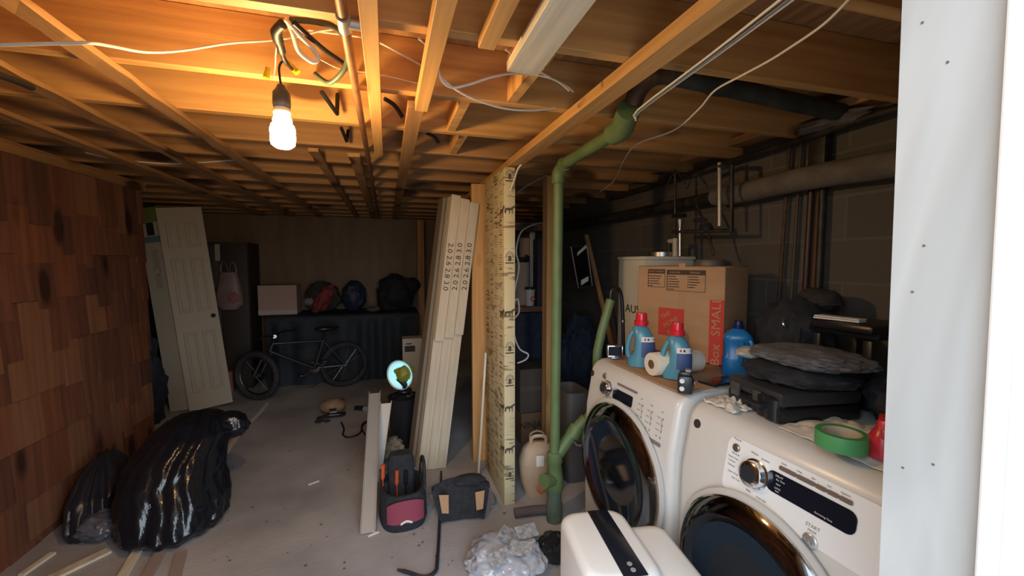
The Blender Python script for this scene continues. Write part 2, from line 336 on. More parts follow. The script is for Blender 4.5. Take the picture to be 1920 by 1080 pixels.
for c in range(4):
    z = 1.98
    while z > .1:
        y0 = -.22+c*.115; 
        if random.random() < .12: pr.box((-.0355, y0+.05, z), (.001, .05, .009)); z -= .03
        else: pr.box((-.0355, y0+.045+random.uniform(-.01, .01), z), (.001, random.uniform(.03, .09), .003)); z -= random.choice((.012, .015, .05))
pr.make('print_pattern', mat('brown_ink', (.10, .075, .045), .8), pan, 0)

# ------------------------------------------------------------------ leaning door jamb kits
def lean_board(mb, b, t, wv, dv, w_, d_):
    b, t = V(b), V(t); wv, dv = V(wv).normalized(), V(dv).normalized()
    ring = lambda p: [p-wv*w_/2, p+wv*w_/2, p+wv*w_/2+dv*d_, p-wv*w_/2+dv*d_]
    mb.loft([ring(b), ring(t)])
jb = [(.22, 2.96), (.287, 2.955), (.355, 2.95)]
lean = V((.262, .03, 1.985)); wv = V((.985, .17, -.12)); axis = lean.normalized(); wv = (wv-axis*wv.dot(axis)).normalized(); dv = axis.cross(wv); dv = dv if dv.y > 0 else -dv
LB = ['leftmost primed door jamb kit leaning towards the orange post, numbers reading down', 'middle primed door jamb kit of the three leaning towards the orange post', 'rightmost primed door jamb kit of the three, touching the orange post']
for i, (x, y) in enumerate(jb):
    b = V((x, y, .004)); k = thing('door_jamb_kit', LB[i], 'door jamb', b, 0, 'primed jamb kits leaning on the post')
    mb = MB(); lean_board(mb, axis*.0, axis*(1.97-.02*i), wv, dv, .066, .10); mb.make('jamb_leg', primed, k, 0)
    mb = MB(); lean_board(mb, axis*(.94+.02*i)-dv*.028, axis*(1.98-.025*i)-dv*.028, wv, dv, .064, .026); mb.make('head_jamb', primed, k, 0)
    mb = MB(); lean_board(mb, axis*(.02)-wv*.012-dv*.006, axis*(.93)-wv*.012-dv*.006, wv, dv, .03, .006); mb.make('stop_strip', primed, k, 0)
    mb = MB(); rd = -1 if i == 0 else 1; pos = axis*1.47-dv*.0285
    mb.text('2.0 2.6 2.8 3.0', pos, axis*rd, (axis*rd).cross(dv)*-1 if False else (-dv).cross(axis*rd), .052, .001, sx=1.15); mb.make('size_lettering', ink, k, 0)
o = MB(); lean_board(o, V((.155, 3.02, .004)), V((.155, 3.02, .004))+lean*.985, wv, dv, .022, .12)
tag(o.make('door_slab', mat('greybrown_board', (.2, .165, .12), .7), smooth=0), 'dull grey-brown board on edge left of the three jamb kits', 'board')
o = MB(); lean_board(o, at(897, 893, z=.002), at(911, 662, X=.648), (1, 0, 0), (0, 1, 0), .014, .03)
tag(o.make('wood_strip', whitewood('Z'), smooth=0), 'thin pale lath leaning between orange post and printed panel', 'strip')

# ------------------------------------------------------------------ hanging bulb
lb = thing('pendant_bulb', 'lit compact fluorescent bulb hanging in a black socket from the wires', 'light bulb', (-.305, 1.49, 0))
MB().lathe([(.0, 2.05), (.010, 2.05), (.018, 2.035), (.025, 2.025), (.026, 1.99), (.024, 1.98), (0, 1.98)]).make('socket', mat('socket_black', (.05, .05, .055), .5), lb)
MB().lathe([(0, 1.982), (.022, 1.98), (.025, 1.972), (.025, 1.96), (.023, 1.956), (.023, 1.952), (0, 1.951)]).make('bulb_base', mat('bulb_base_white', (.8, .78, .7), .4), lb)
sp = MB(); sp.lathe([(0, 1.953), (.024, 1.951), (.028, 1.942), (.027, 1.933), (.033, 1.926), (.037, 1.913), (.0365, 1.898), (.037, 1.882), (.034, 1.867), (.022, 1.857), (0, 1.855)], n=12)
sp.make('glowing_tube', mat('bulb_glow', (1, .9, .7), .5, emit=(1.0, .62, .25), estr=BULB), lb)
MB().tube([(0, 0, 2.045), (-.003, 0, 2.075), (-.004, 0, 2.10), (.004, -.004, 2.118), (.016, -.008, 2.12), (.024, -.01, 2.115)], .0035).make('cord', wireb, lb)
yel = mat('yellow_plastic', (.75, .55, .02), .4)
lab(MB().cyl((.022, -.01, 2.117), (.05, -.012, 2.088), .0075, .010, 12).make('wire_nut', yel, lb), 'yellow wire connector')
lab(MB().cyl((-.030, -.02, 2.09), (-.036, -.02, 2.058), .007, .010, 12).make('wire_nut', yel, lb), 'yellow wire connector')
def cable(label, pts, r, m, name='cable', cat='cable', sm=5, n=8, flat=1): return tag(MB().tube(pts, r, n, sm, flat=flat).make(name, m, smooth=60), label, cat)
A = at
cable('black armoured cable tail dropping to the bulb wire nuts', [A(530, 45, Y=1.28), A(518, 60, Y=1.32), A(525, 85, Y=1.37), A(533, 112, Y=1.42), A(546, 128, Y=1.465), A(549, 131, Y=1.478)], [.013, .015, .012, .007, .005, .004], wireb)
cable('thin pale wire hanging to the left wire nut', [A(540, 46, Y=1.33), A(523, 72, Y=1.38), A(517, 100, Y=1.42), A(516, 125, Y=1.455), A(511, 150, Y=1.47)], .0022, wirew)
cable('thick black cable looping from the second joist to the third', [A(545, 37, Y=1.27), A(585, 40, Y=1.3), A(625, 50, Y=1.34), A(648, 75, Y=1.4), A(652, 110, Y=1.45), A(642, 135, Y=1.48), A(620, 155, Y=1.52), A(605, 150, Y=1.54), A(590, 138, Y=1.552)], [.008, .009, .009, .009, .008, .008], mat('grey_green_cable', (.07, .085, .06), .5))
cable('black cable running back from the junction behind the copper pipe', [A(550, 42, Y=1.27), A(575, 65, Y=1.31), A(610, 95, Y=1.4), A(645, 120, Y=1.5), A(664, 145, Y=1.555)], .0075, wireb)
cable('looped white cable hanging beside the bulb wires', [A(535, 36, Y=1.26), A(560, 65, Y=1.3), A(585, 90, Y=1.34), A(597, 108, Y=1.36), A(588, 116, Y=1.36), A(573, 108, Y=1.35), A(558, 92, Y=1.33), A(548, 60, Y=1.29), A(538, 38, Y=1.27)], .0065, wirew)
cable('white cable strung across the joists from the shingled wall to the coil', [A(-60, 85, Y=1.13), A(0, 84, Y=1.12), A(120, 81, Y=1.12), A(172, 81, Y=1.13), A(210, 87, Y=1.25), A(275, 98, Y=1.4), A(340, 95, Y=1.45), A(430, 81, Y=1.45), A(505, 76, Y=1.45), A(560, 68, Y=1.45), A(600, 58, Y=1.45), A(655, 52, Y=1.45)], .0036, wirew)
cable('white cable passing the copper pipe towards the wooden strip', [A(578, 56, Y=1.5), A(620, 62, Y=1.5), A(680, 70, Y=1.5), A(712, 80, Y=1.5), A(760, 106, Y=1.5), A(800, 128, Y=1.5)], .0034, wirew)
cable('thin white wire sagging from loop to the rough strip', [A(598, 110, Y=1.45), A(640, 130, Y=1.5), A(690, 136, Y=1.53), A(740, 146, Y=1.54), A(790, 158, Y=1.555)], .0018, wirew)
cable('flat white cable behind the white weathered board', [A(822, 130, Y=1.3), A(830, 152, Y=1.3), A(848, 164, Y=1.3), A(880, 158, Y=1.3), A(920, 145, Y=1.3), A(960, 138, Y=1.3), A(1010, 141, Y=1.3), A(1045, 152, Y=1.3), A(1068, 170, Y=1.3)], .0052, wirew, flat=.5)
cable('white cable sagging from the wooden strip to the thick beam', [A(815, 120, Y=1.35), A(828, 145, Y=1.38), A(858, 170, Y=1.4), A(900, 190, Y=1.42), A(950, 204, Y=1.44), A(1000, 207, Y=1.45), A(1040, 202, Y=1.46)], .0036, wirew)
cable('thin white wire from blocking to the flat white cable', [A(785, 72, Y=1.2), A(803, 88, Y=1.25), A(815, 110, Y=1.3)], .003, wirew)
cable('white cable crossing behind the white weathered board end', [A(948, 93, Y=1.2), A(1004, 130, Y=1.26), A(1060, 160, Y=1.35), A(1075, 172, Y=1.4)], .003, wirew)
cable('black cable stub poking from the fourth joist bay', [A(721, 185, Y=1.9), A(740, 198, Y=1.93), A(755, 220, Y=1.95)], .009, wireb)
cable('short black cable stub from the fifth joist bay', [A(800, 250, Y=2.3), A(815, 257, Y=2.33), A(822, 268, Y=2.35)], .009, wireb)
cable('black cable bend below the third joist behind the bulb', [A(603, 172, Y=1.8), A(632, 213, Y=1.9), A(633, 177, Y=1.95)], .009, wireb, sm=0)
cable('black cable bend below the fourth joist behind the bulb', [A(640, 240, Y=2.2), A(650, 264, Y=2.3), A(653, 245, Y=2.35)], .009, wireb, sm=0)
cable('black cable stub at the left edge near the shingled wall', [A(-10, 138, Y=1.62), A(25, 150, Y=1.7), A(60, 164, Y=1.78)], .010, wireb)
cable('white wire tacked under the far strapping', [A(160, 286, Y=3.1), A(230, 300, Y=3.12), A(330, 307, Y=3.13), A(440, 300, Y=3.12)], .005, wirew)
for k, (dx, l) in enumerate(((0, 'upper white cable pulled tight from doorway to the green pipe collar'), (14, 'middle white cable pulled tight from doorway to the green pipe collar'), (24, 'lower white cable pulled tight from doorway to the green pipe collar'))):
    cable(l, [A(1470+dx, -6, z=2.05), A(1330+dx*.6, 104, z=2.05), A(1196+k*2, 206+k, z=2.045), A(1193, 222+2*k, z=2.03)], .0034, (wirew, mat('grey_cable', (.3, .27, .22), .5), wirew)[k], sm=3)
cable('single white cable wandering over the washers along the joists', [A(1600, -10, z=2.06), A(1545, 45, z=2.06), A(1480, 90, z=2.06), A(1440, 115, z=2.06), A(1390, 142, z=2.06), A(1340, 170, z=2.06), A(1310, 205, z=2.05), A(1262, 245, z=2.05), A(1195, 270, z=2.06), A(1170, 300, z=2.06), A(1150, 340, z=2.06), A(1125, 360, z=2.07)], .0034, wirew)
cable('white cable from the thick beam down along the printed panel', [A(1060, 240, Y=2.02), A(1040, 258, Y=2.1), A(1005, 288, Y=2.25), A(975, 311, Y=2.34), A(965, 335, Y=2.35), A(957, 358, Y=2.36)], .0055, wirew)
cable('pale cable crossing behind the printed panel to the rear post', [A(955, 375, Y=2.96), A(985, 350, Y=2.9), A(1026, 328, Y=2.73)], .006, mat('dull_cable', (.28, .25, .22), .5))
cable('white cord dangling beside printed panel down to the dark drape', [A(1030, 416, Y=3.37), A(1005, 420, Y=3.2), A(978, 434, Y=2.95), A(968, 470, Y=2.85), A(973, 500, Y=2.85), A(966, 540, Y=2.85), A(958, 575, Y=2.85), A(970, 560, Y=2.86), A(973, 585, Y=2.86), A(962, 600, Y=2.86), A(962, 612, Y=2.86), A(966, 635, Y=2.85), A(975, 655, Y=2.84), A(990, 664, Y=2.82), A(986, 674, Y=2.8), A(970, 681, Y=2.8)], .0065, wirew)

# ------------------------------------------------------------------ pipes
cp = thing('copper_pipe', 'old copper pipe under the joists running back beside the rough strip', 'pipe', (0, 0, 0))
MB().tube([(-.09, .45, 2.083), (-.088, 1.1, 2.083), (-.088, 3.0, 2.083), (-.085, 5.9, 2.083)], .0125, 10, 0).make('pipe_run', copper, cp)
lab(MB().cyl((-.0885, 1.10, 2.083), (-.0885, 1.16, 2.083), .017).cyl((-.0885, 1.13, 2.083), (-.045, 1.13, 2.083), .014).make('tee_fitting', mat('solder', (.5, .46, .42), .4, .6), cp), 'soldered silver tee')
gp = thing('green_drain_pipe', 'green painted drain pipe rising from the floor and bending under the ceiling', 'pipe', (.905, 2.155, 0))
G = lambda p: V(p)-V((.905, 2.155, 0))
top = G((.925, 2.173, 2.02)); el = G(A(1165, 242, z=2.04)); up_ = G(A(1180, 205, z=2.075))
MB().tube([(0, 0, .36), (.008, .01, 1.0), (.020, .018, 1.95)], .029, 20, 0).make('pipe_riser', green_paint, gp)
MB().tube([(.020, .018, 1.93), (.021, .016, 1.985), (.028, -.02, 2.012), tuple(top+(el-top)*.12)], .038, 20, 4).make('upper_elbow', green_paint, gp)
MB().tube([tuple(top+(el-top)*.08), tuple(el)], .029, 20, 0).make('pipe_branch', green_paint, gp)
MB().tube([tuple(el+(top-el)*.1), tuple(el), tuple(el+(up_-el)*.5), tuple(up_)], .046, 20, 4).make('collar_elbow', green_paint, gp)
MB().lathe([(.0, .18), (.046, .18), (.052, .2), (.052, .26), (.046, .28), (.04, .34), (.046, .35), (.046, .40), (.035, .41)], n=24).make('hub_fitting', green_paint, gp)
MB().lathe([(.0, 0), (.045, 0), (.047, .10), (.042, .12), (.042, .19), (0, .19)], n=24).make('floor_stub', mat('green_dirty', (.075, .11, .085), .7, 0, (.12, .15, .11), 12), gp)
MB().cyl((-.02, -.02, .255), (-.075, -.045, .27), .036).cyl((-.07, -.043, .269), (-.088, -.05, .273), .042).make('cleanout_plug', green_paint, gp)
MB().tube([(.0, 0, .37), (.06, .01, .43), (.13, .015, .51), (.20, .0, .58)], .036, 16, 3).tube([(.11, .015, .48), (.15, .015, .53)], .045, 16, 0).make('wye_branch', green_paint, gp)
sps = [(.19, .0, .57), (.25, -.02, .66), (.262, -.03, .75)] + [tuple(G(A(1120, 660, Y=2.13))), tuple(G(A(1145, 562, Y=2.13)))]
MB().tube(sps, .026, 16, 3).make('standpipe', green_paint, gp)
ip = thing('iron_drain_pipe', 'rusty dark iron pipe from the green elbow across the joist bay', 'pipe', A(1195, 180, z=2.1))
I0 = A(1195, 180, z=2.1); I = lambda p: V(p)-I0
q0 = A(1186, 196, z=2.085)
MB().tube([I(q0), I(q0+V((.01, -.03, .05))), I(q0+V((.05, -.06, .085))), I(q0+V((.12, -.07, .095)))], .034, 16, 5).make('rusty_elbow', rust, ip)
MB().tube([I(q0+V((.10, -.07, .095))), I(V((1.95, 1.36, 2.14)))], .036, 16, 0).cyl(I(q0+V((.3, -.062, .09))), I(q0+V((.36, -.06, .09))), .043).make('pipe_run', mat('dark_green_iron', (.03, .035, .03), .6, .2, (.07, .08, .065), 14, bump=.3), ip)
lag = mat('pipe_lagging', (.10, .085, .07), .95, 0, (.15, .13, .105), 10, bump=.5)
ins = thing('lagged_pipe', 'thick cloth-wrapped pipe running along the concrete block wall', 'pipe', (1.9, 3, 0))
pts = [(0, -2.5+.22*k, 1.885+.006*sin(k*1.7)) for k in range(8)]
MB().tube(pts, .056, 18, 4).make('wrapping', lag, ins)
MB().tube([(0, -1.0, 1.885), (0, 1.0, 1.885), (0, 3.0, 1.89)], .036, 14, 0).make('bare_pipe', iron, ins)
MB().cyl((.0, -1.0, 1.885), (.0, -.93, 1.885), .052).make('wrap_band', lag, ins)
def wall_pipe(label, pts, r, m, name='wall_pipe', sm=0): return tag(MB().tube(pts, r, 12, sm).make(name, m), label, 'pipe')
def vp(px, X, z0, z1, px2=None):
    p = A(px, 400, X=X); q = A(px2 or px, 400, X=X); return [(X, q.y, z0), (X, p.y, z1)]
wall_pipe('thin rusty pipe left of the pair running down the block wall', vp(1476, 1.985, .9, 2.14, 1463), .009, rust)
wall_pipe('slim dull pipe between the rusty pipe and the black pair', vp(1497, 1.99, .9, 2.14, 1488), .008, mat('dull_pipe', (.07, .06, .05), .6))
wall_pipe('left dark pipe of the thick black pair on the block wall', vp(1521, 1.975, .9, 2.2, 1514), .014, mat('oxblood_pipe', (.045, .02, .015), .45))
wall_pipe('right black pipe of the thick pair on the block wall', vp(1541, 1.975, .9, 2.2), .016, iron)
tag(MB().box((2.005, A(1529, 400, X=2.0).y+.01, 1.5), (.02, .05, 1.1)).make('wall_batten', mat('dull_batten', (.13, .07, .035), .8), smooth=0), 'narrow wooden batten behind the black pipe pair', 'batten')
tag(MB().box((1.975, A(1538, 270, X=1.975).y, 2.02), (.05, .085, .19), None, .01).make('pipe_boot', iron), 'black sleeve above the lagged pipe around the pipe pair', 'pipe sleeve')
wall_pipe('dark conduit following the top of the block wall', [(1.93, .5, 2.10), (1.93, 1.2, 2.10), (1.95, 1.9, 2.085), (1.96, 3.4, 2.07)], .018, iron)
tag(MB().span((1.90, .42, 2.16), (2.015, 5.8, 2.2)).make('sill_plate', oldpine('Y'), smooth=0), 'dark wooden sill plate on top of the block wall', 'sill plate')
tag(MB().blob((1.93, 1.42, 2.125), (.07, .16, .03), .4, 3, 3, 4).make('insulation_wad', mat('dirty_insulation', (.16, .14, .12), .95)), 'grey insulation wad stuffed above the conduit', 'insulation')
cl = MB(); cl.box((1.90, .86, 2.12), (.02, .03, .03), None, .003); tag(cl.make('pipe_clip', steel), 'bright metal clip on the wall top near the doorway', 'clip')
cl = MB(); cl.box((1.90, .80, 2.125), (.02, .035, .035), None, .003); tag(cl.make('pipe_clip', mat('pale_clip', (.5, .47, .42), .5)), 'pale clip beside the bright metal clip', 'clip')
# heating pipes above the boiler
YP = 2.52
bp_ = thing('boiler_pipework', 'black iron pipe loop with a valve above the boiler', 'pipework', (1.75, 2.5, 0))
Bq = lambda px, py, X=1.78: A(px, py, X=X)-V((1.75, 2.5, 0))
MB().tube([Bq(1372, 310), Bq(1372, 432), Bq(1262, 435)], .013, 10, 0).make('loop_pipe', iron, bp_)
MB().tube([Bq(1266, 318), Bq(1266, 400), Bq(1264, 478)], .008, 8, 0).make('riser_pipe', iron, bp_)
lab(MB().tube([Bq(1349, 305), Bq(1349, 424)], .011, 10, 0).make('bright_riser', mat('zinc', (.5, .48, .44), .4, .5), bp_), 'bright zinc riser')
MB().tube([Bq(1306, 385), Bq(1326, 430), Bq(1338, 478)], .008, 8, 0).make('slant_pipe', iron, bp_)
MB().blob(Bq(1328, 428), (.03, .025, .03), .25, 3, 2, 3).make('valve_body', iron, bp_)
MB().tube([Bq(1300, 330), Bq(1340, 312), Bq(1372, 312)], .012, 8, 0).tube([Bq(1285, 345), Bq(1266, 322), Bq(1250, 350)], .005, 6, 3).make('top_link', iron, bp_)
MB().tube([Bq(1275, 425), Bq(1275, 480)], .012, 10, 0).cyl(Bq(1275, 428), Bq(1275, 412), .014, .024).make('gauge_stem', steel, bp_)
lab(MB().lathe([(0, 0), (.012, 0), (.009, .02), (.012, .028), (.004, .05), (0, .05)], Bq(1274, 423)).make('brass_valve', mat('brass', (.8, .6, .2), .25, 1), bp_), 'bright brass air valve')
lab(MB().cyl(Bq(1262, 405)-V((0, 0, .0)), Bq(1284, 404), .014).make('valve_wheel', black_pl, bp_), 'black valve wheel')
lab(MB().tube([Bq(1266, 447), Bq(1266, 484)], .017, 12, 0).tube([Bq(1266, 452), Bq(1255, 452)], .015, 12, 0).make('plastic_fitting', mat('cream_plastic', (.5, .46, .36), .5), bp_), 'cream plastic fitting')
MB().tube([Bq(1255, 448), Bq(1254, 484)], .012, 10, 0).make('nipple', iron, bp_)
# boiler
BX0, BX1, BY0, BY1, BZ = 1.52, 1.89, 2.22, 2.52, 1.53
bo = thing('boiler', 'white enamel boiler cabinet behind the cardboard moving box', 'boiler', ((BX0+BX1)/2, (BY0+BY1)/2, 0))
bx = (BX1-BX0)/2; by = (BY1-BY0)/2
boilm = mat('boiler_enamel', (.64, .60, .50), .35)
MB().box((0, 0, BZ/2-.01), (2*bx, 2*by, BZ-.02), None, .008).make('cabinet', boilm, bo)
MB().box((0, 0, BZ-.01), (2*bx+.012, 2*by+.012, .022), None, .006).make('lid', boilm, bo)
lt = MB(); lt.text('AUS', (-bx-.0015, -.03, 1.19), (0, -1, 0), (0, 0, 1), .075, sx=1.2); lt.make('lettering', ink, bo, 0)
MB().lathe([(.0, BZ), (.09, BZ), (.09, BZ+.03), (.085, BZ+.03), (0, BZ+.03)], (.05, .0, 0)).make('flue_collar', steel, bo)
tag(MB().lathe([(0, 0), (.09, 0), (.09, 1.49), (.08, 1.51), (0, 1.512)], (1.91, 2.11, 0)).make('expansion_tank', mat('grey_tank', (.22, .20, .17), .5, .4)), 'grey round tank top between moving box and boiler', 'tank')

# ------------------------------------------------------------------ washers
def washer(label, loc, rz, near):
    t = thing('front_load_washer', label, 'washing machine', loc, rz, 'front-loading laundry machines')
    Wd, D = .685, .77
    prof = [(.015, .03), (.0, .06), (-.004, .3), (-.004, .6), (0, .74), (.033, .925), (.046, .947), (.066, .964), (.09, .972), (.13, .975)]
    n = len(prof); ee = [(0, .022), (.006, .009), (.018, .002), (.03, 0)]
    ys = [(-Wd/2+a, b) for a, b in ee] + [(Wd/2-a, b) for a, b in ee[::-1]]
    b = MB(); b.loft([[V((p[0]+ins_, yy, p[1]-ins_*.4)) for p in prof] + [V((.16, yy, .975)), V((.16, yy, .03))] for yy, ins_ in ys])
    b.make('front_panel', white_enamel, t, 50)
    MB().box((.16+(D-.16)/2, 0, .03+.472), (D-.16, Wd-.008, .944), None, .008).box((.16+(D-.16)/2, 0, .962), (D-.155, Wd, .026), None, .006).make('cabinet', white_enamel, t)
    for sx_ in (.08, D-.06):
        for sy in (-.28, .28): MB().cyl((sx_, sy, 0), (sx_, sy, .04), .025, .02, 12).make('foot', black_pl, t)
    # door: ring, chrome, glass (faces -X)
    zc, yc, R = (.47, .0, .295) if near else (.53, -.005, .305)
    d = thing('door', None, None, (0, yc, zc)) if False else None
    rg = MB(); rg.lathe([(R*.60, .005), (R*1.02, .005), (R*1.06, .012), (R*1.06, .018), (R*1.0, .024), (R*.96, .022)], (0, yc, zc), (-1, 0, 0), 64)
    surround = rg.make('door_surround', mat('surround_grey', (.55, .53, .50), .3), t)
    chm = mat('smoked_chrome', (.22, .23, .25), .08, 1)
    ch = MB(); ch.lathe([(R*.70, .03), (R*.74, .048), (R*.82, .06), (R*.92, .052), (R*.985, .035), (R*.99, .015), (R*.7, .014)], (0, yc, zc), (-1, 0, 0), 64); dr = ch.make('door', chm, t)
    MB().lathe([(R*.99, .014), (R*1.005, .02), (R*1.0, .032), (R*.975, .037), (R*.97, .02)], (0, yc, zc), (-1, 0, 0), 64).make('chrome_rim', chrome, dr)
    gl = MB(); gl.lathe([(0, .02), (R*.35, .024), (R*.6, .034), (R*.735, .046), (R*.735, .015), (0, .012)], (0, yc, zc), (-1, 0, 0), 48); gl.make('door_glass', mat('dark_glass', (.012, .02, .032), .06, spec=.6), dr)
    arc = MB(); arc.tube([V((-.05, yc-R*.80*cos(a), zc+R*.80*sin(a))) for a in [rad(-55+k*6) for k in range(14)]], .013, 8, 2, flat=.5); arc.make('door_handle', mat('handle_grey', (.12, .12, .125), .2, .8), dr)
    # control panel: fx(z) front surface
    def fx(z):
        for (x0, z0), (x1, z1) in zip(prof, prof[1:]):
            if z0 <= z <= z1: return x0+(x1-x0)*(z-z0)/(z1-z0)
        return 0
    def frame(yl, z):  # yl = metres from the far (left) edge
        x = fx(z); tn = V((fx(z+.02)-fx(z-.02), 0, .04)).normalized(); return V((x, Wd/2-yl, z)), V((0, -1, 0)), tn, V((0, -1, 0)).cross(tn)
    def plate(mb, yl0, yl1, z0, z1, off, th, rnd=.008, skew=0):
        o, u, v, nn = frame((yl0+yl1)/2, (z0+z1)/2); a, c = (yl1-yl0)/2, (z1-z0)/2; pts = []
        for cx, cy, s0 in ((a-rnd, c-rnd, 0), (-a+rnd, c-rnd, 90), (-a+rnd, -c+rnd, 180), (a-rnd, -c+rnd, 270)):
            for k in range(5): an = rad(s0+k*22.5); pts.append((cx+rnd*cos(an), cy+rnd*sin(an)))
        if nn.x > 0: nn = -nn
        mb.loft([[o+u*p+v*q+nn*(off+h) for p, q in pts] for h in (0, th)])
    kx, kz, kr = (.315, .845, .040) if near else (.20, .868, .032)
    o, u, v, nn = frame(kx, kz); nn = nn if nn.x < 0 else -nn
    if near:
        pb = MB(); plate(pb, .20, .66, .745, .925, .0005, .0035, .03); pb.make('control_panel', mat('bright_white', (.84, .83, .82), .25), t)
    k = MB().lathe([(0, 0), (kr*1.12, 0), (kr*1.12, .006), (kr, .008), (kr*.95, .03), (kr*.8, .034), (0, .034)], o+nn*.003, nn, 32).make('dial', chrome, t)
    MB().lathe([(0, .034), (kr*.66, .034), (kr*.62, .038), (0, .039)], o+nn*.003, nn, 24).make('dial_cap', mat('dial_dark', (.03, .03, .035), .2), k)
    ds = MB()
    if near: plate(ds, .352, .595, .822, .882, .004, .003, .02)
    else: plate(ds, .245, .40, .835, .885, .001, .003, .008)
    dsp = ds.make('display', mat('display_black', (.008, .01, .018), .12), t)
    tx = MB(); txd = MB()
    def w_(mb, s, yl, z, size, off=.0012, al='CENTER'):
        o, u, v, nn = frame(yl, z); nn = nn if nn.x < 0 else -nn; mb.text(s, o+nn*off, u, v, size, .0006, al)
    off = .0048 if near else .0012
    if near:
        for s, yl, z, sz in (('Power', .235, .918, .011), ('START', .498, .792, .013), ('PAUSE', .498, .780, .008), ('Normal', .235, .872, .009), ('Heavy Duty', .228, .858, .008), ('Cotton', .225, .846, .009), ('Delicate', .226, .832, .008), ('Quick Wash', .236, .812, .008), ('Easy Care', .25, .798, .008), ('Bulky', .30, .786, .008), ('Drain Spin', .345, .783, .008), ('Whites', .30, .902, .009), ('Sanitize', .338, .897, .009), ('Rinse', .375, .878, .008), ('Delay', .395, .912, .007), ('Temp', .44, .912, .007), ('Spin', .48, .912, .007), ('Soil', .52, .912, .007), ('Options', .56, .912, .007)): w_(tx, s, yl, z, sz, off)
        for s, yl, z, sz in (('DELAY', .39, .872, .008), ('Est. Time', .395, .862, .007), ('Signal', .39, .85, .006), ('LOCK', .39, .838, .007), ('Stain', .39, .83, .006), ('Remaining Time', .52, .832, .007)): w_(txd, s, yl, z, sz, .0075)
        for a, c in ((.385, .435), (.437, .487), (.489, .517), (.519, .547), (.549, .58)):
            bt = MB(); plate(bt, a, c, .893, .905, .004, .005, .004); bt.make('option_button', mat('button_bronze', (.35, .28, .24), .3, .6), t)
        MB().lathe([(0, 0), (.02, 0), (.02, .004), (.016, .007), (0, .007)], *[q for q in (frame(.498, .755)[0]-V((.004, 0, 0)), V((-1, 0, .05)))], 24).make('start_button', mat('button_silver', (.55, .55, .55), .3, .7), t)
        o, u, v, nn = frame(.498, .755); tx.prism([(-.008, -.006), (-.008, .006), (.001, 0)], .0005, o-V((.0115, 0, 0)), u, v); tx.box(o+u*.004-V((.0115, 0, 0)), (.001, .0022, .011)); tx.box(o+u*.008-V((.0115, 0, 0)), (.001, .0022, .011))
    else:
        for s, yl, z, sz in (('Power', .15, .93, .008), ('Whites', .165, .9, .008), ('Normal', .14, .885, .008), ('Heavy', .135, .87, .008), ('Delicates', .14, .855, .007), ('Bulky', .15, .838, .007), ('Sanitize', .19, .822, .007), ('Quick', .225, .828, .007), ('Cycle', .28, .905, .007), ('Start', .33, .815, .009), ('Soil', .46, .895, .008), ('Temp', .53, .89, .008), ('Spin', .60, .885, .008)): w_(tx, s, yl, z, sz, off)
        for c_, yl in enumerate((.475, .54, .61)):
            for r_ in range(4):
                w_(tx, ('Heavy', 'Warm', 'Normal', 'Light')[r_], yl-.025, .87-.025*r_-.006*c_, .007, off)
            sc_m = MB().box(frame(yl, .83-.006*c_)[0]+V((-.0014, 0, 0)), (.001, .0012, .09))
            for r_ in range(4): sc_m.box(frame(yl, .87-.025*r_-.006*c_)[0]+V((-.002, 0, 0)), (.0016, .004, .01))
            sc_m.make('slider_marks', mat('label_grey', (.25, .22, .20), .6), t, 0)
        for a, c, z0, z1 in ((.27, .425, .905, .915), (.45, .505, .748, .762), (.508, .56, .748, .762), (.563, .62, .748, .762)):
            bt = MB(); plate(bt, a, c, z0, z1, .001, .004, .004); bt.make('option_button', mat('button_taupe', (.22, .18, .17), .4), t)
        MB().lathe([(0, 0), (.015, 0), (.015, .004), (.012, .006), (0, .006)], frame(.33, .79)[0], (-1, 0, .05), 20).make('start_button', mat('button_grey', (.3, .27, .26), .4), t)
    tx.make('panel_lettering', mat('label_grey', (.25, .22, .20), .6), t, 0)
    if near: txd.make('display_lettering', mat('label_white', (.6, .6, .6), .6), dsp, 0)
    pz, py_ = (.893, .235) if near else (.915, .15)
    MB().lathe([(0, 0), (.013, 0), (.013, .004), (.01, .007), (0, .007)], frame(py_, pz)[0]-V((off, 0, 0)), (-1, 0, .15), 20).make('power_button', mat('power_bronze', (.30, .22, .15), .3, .7), t)
    bz, byl = (.905, .055) if near else (.90, .03)
    MB().lathe([(0, 0), (.016, 0), (.016, .002), (0, .002)], frame(byl, bz)[0], (-1, 0, .2), 24).make('badge', mat('badge_dark', (.09, .07, .065), .3, .5), t)
    return t
washer('white front-loader standing farther back beside the green pipe, slider settings on its panel', (1.035, 1.672, 0), rad(2.2), False)
washer('white front-loader closest to the doorway, large chrome dial and black display', (1.065, .945, 0), rad(2.2), True)
WT = .977
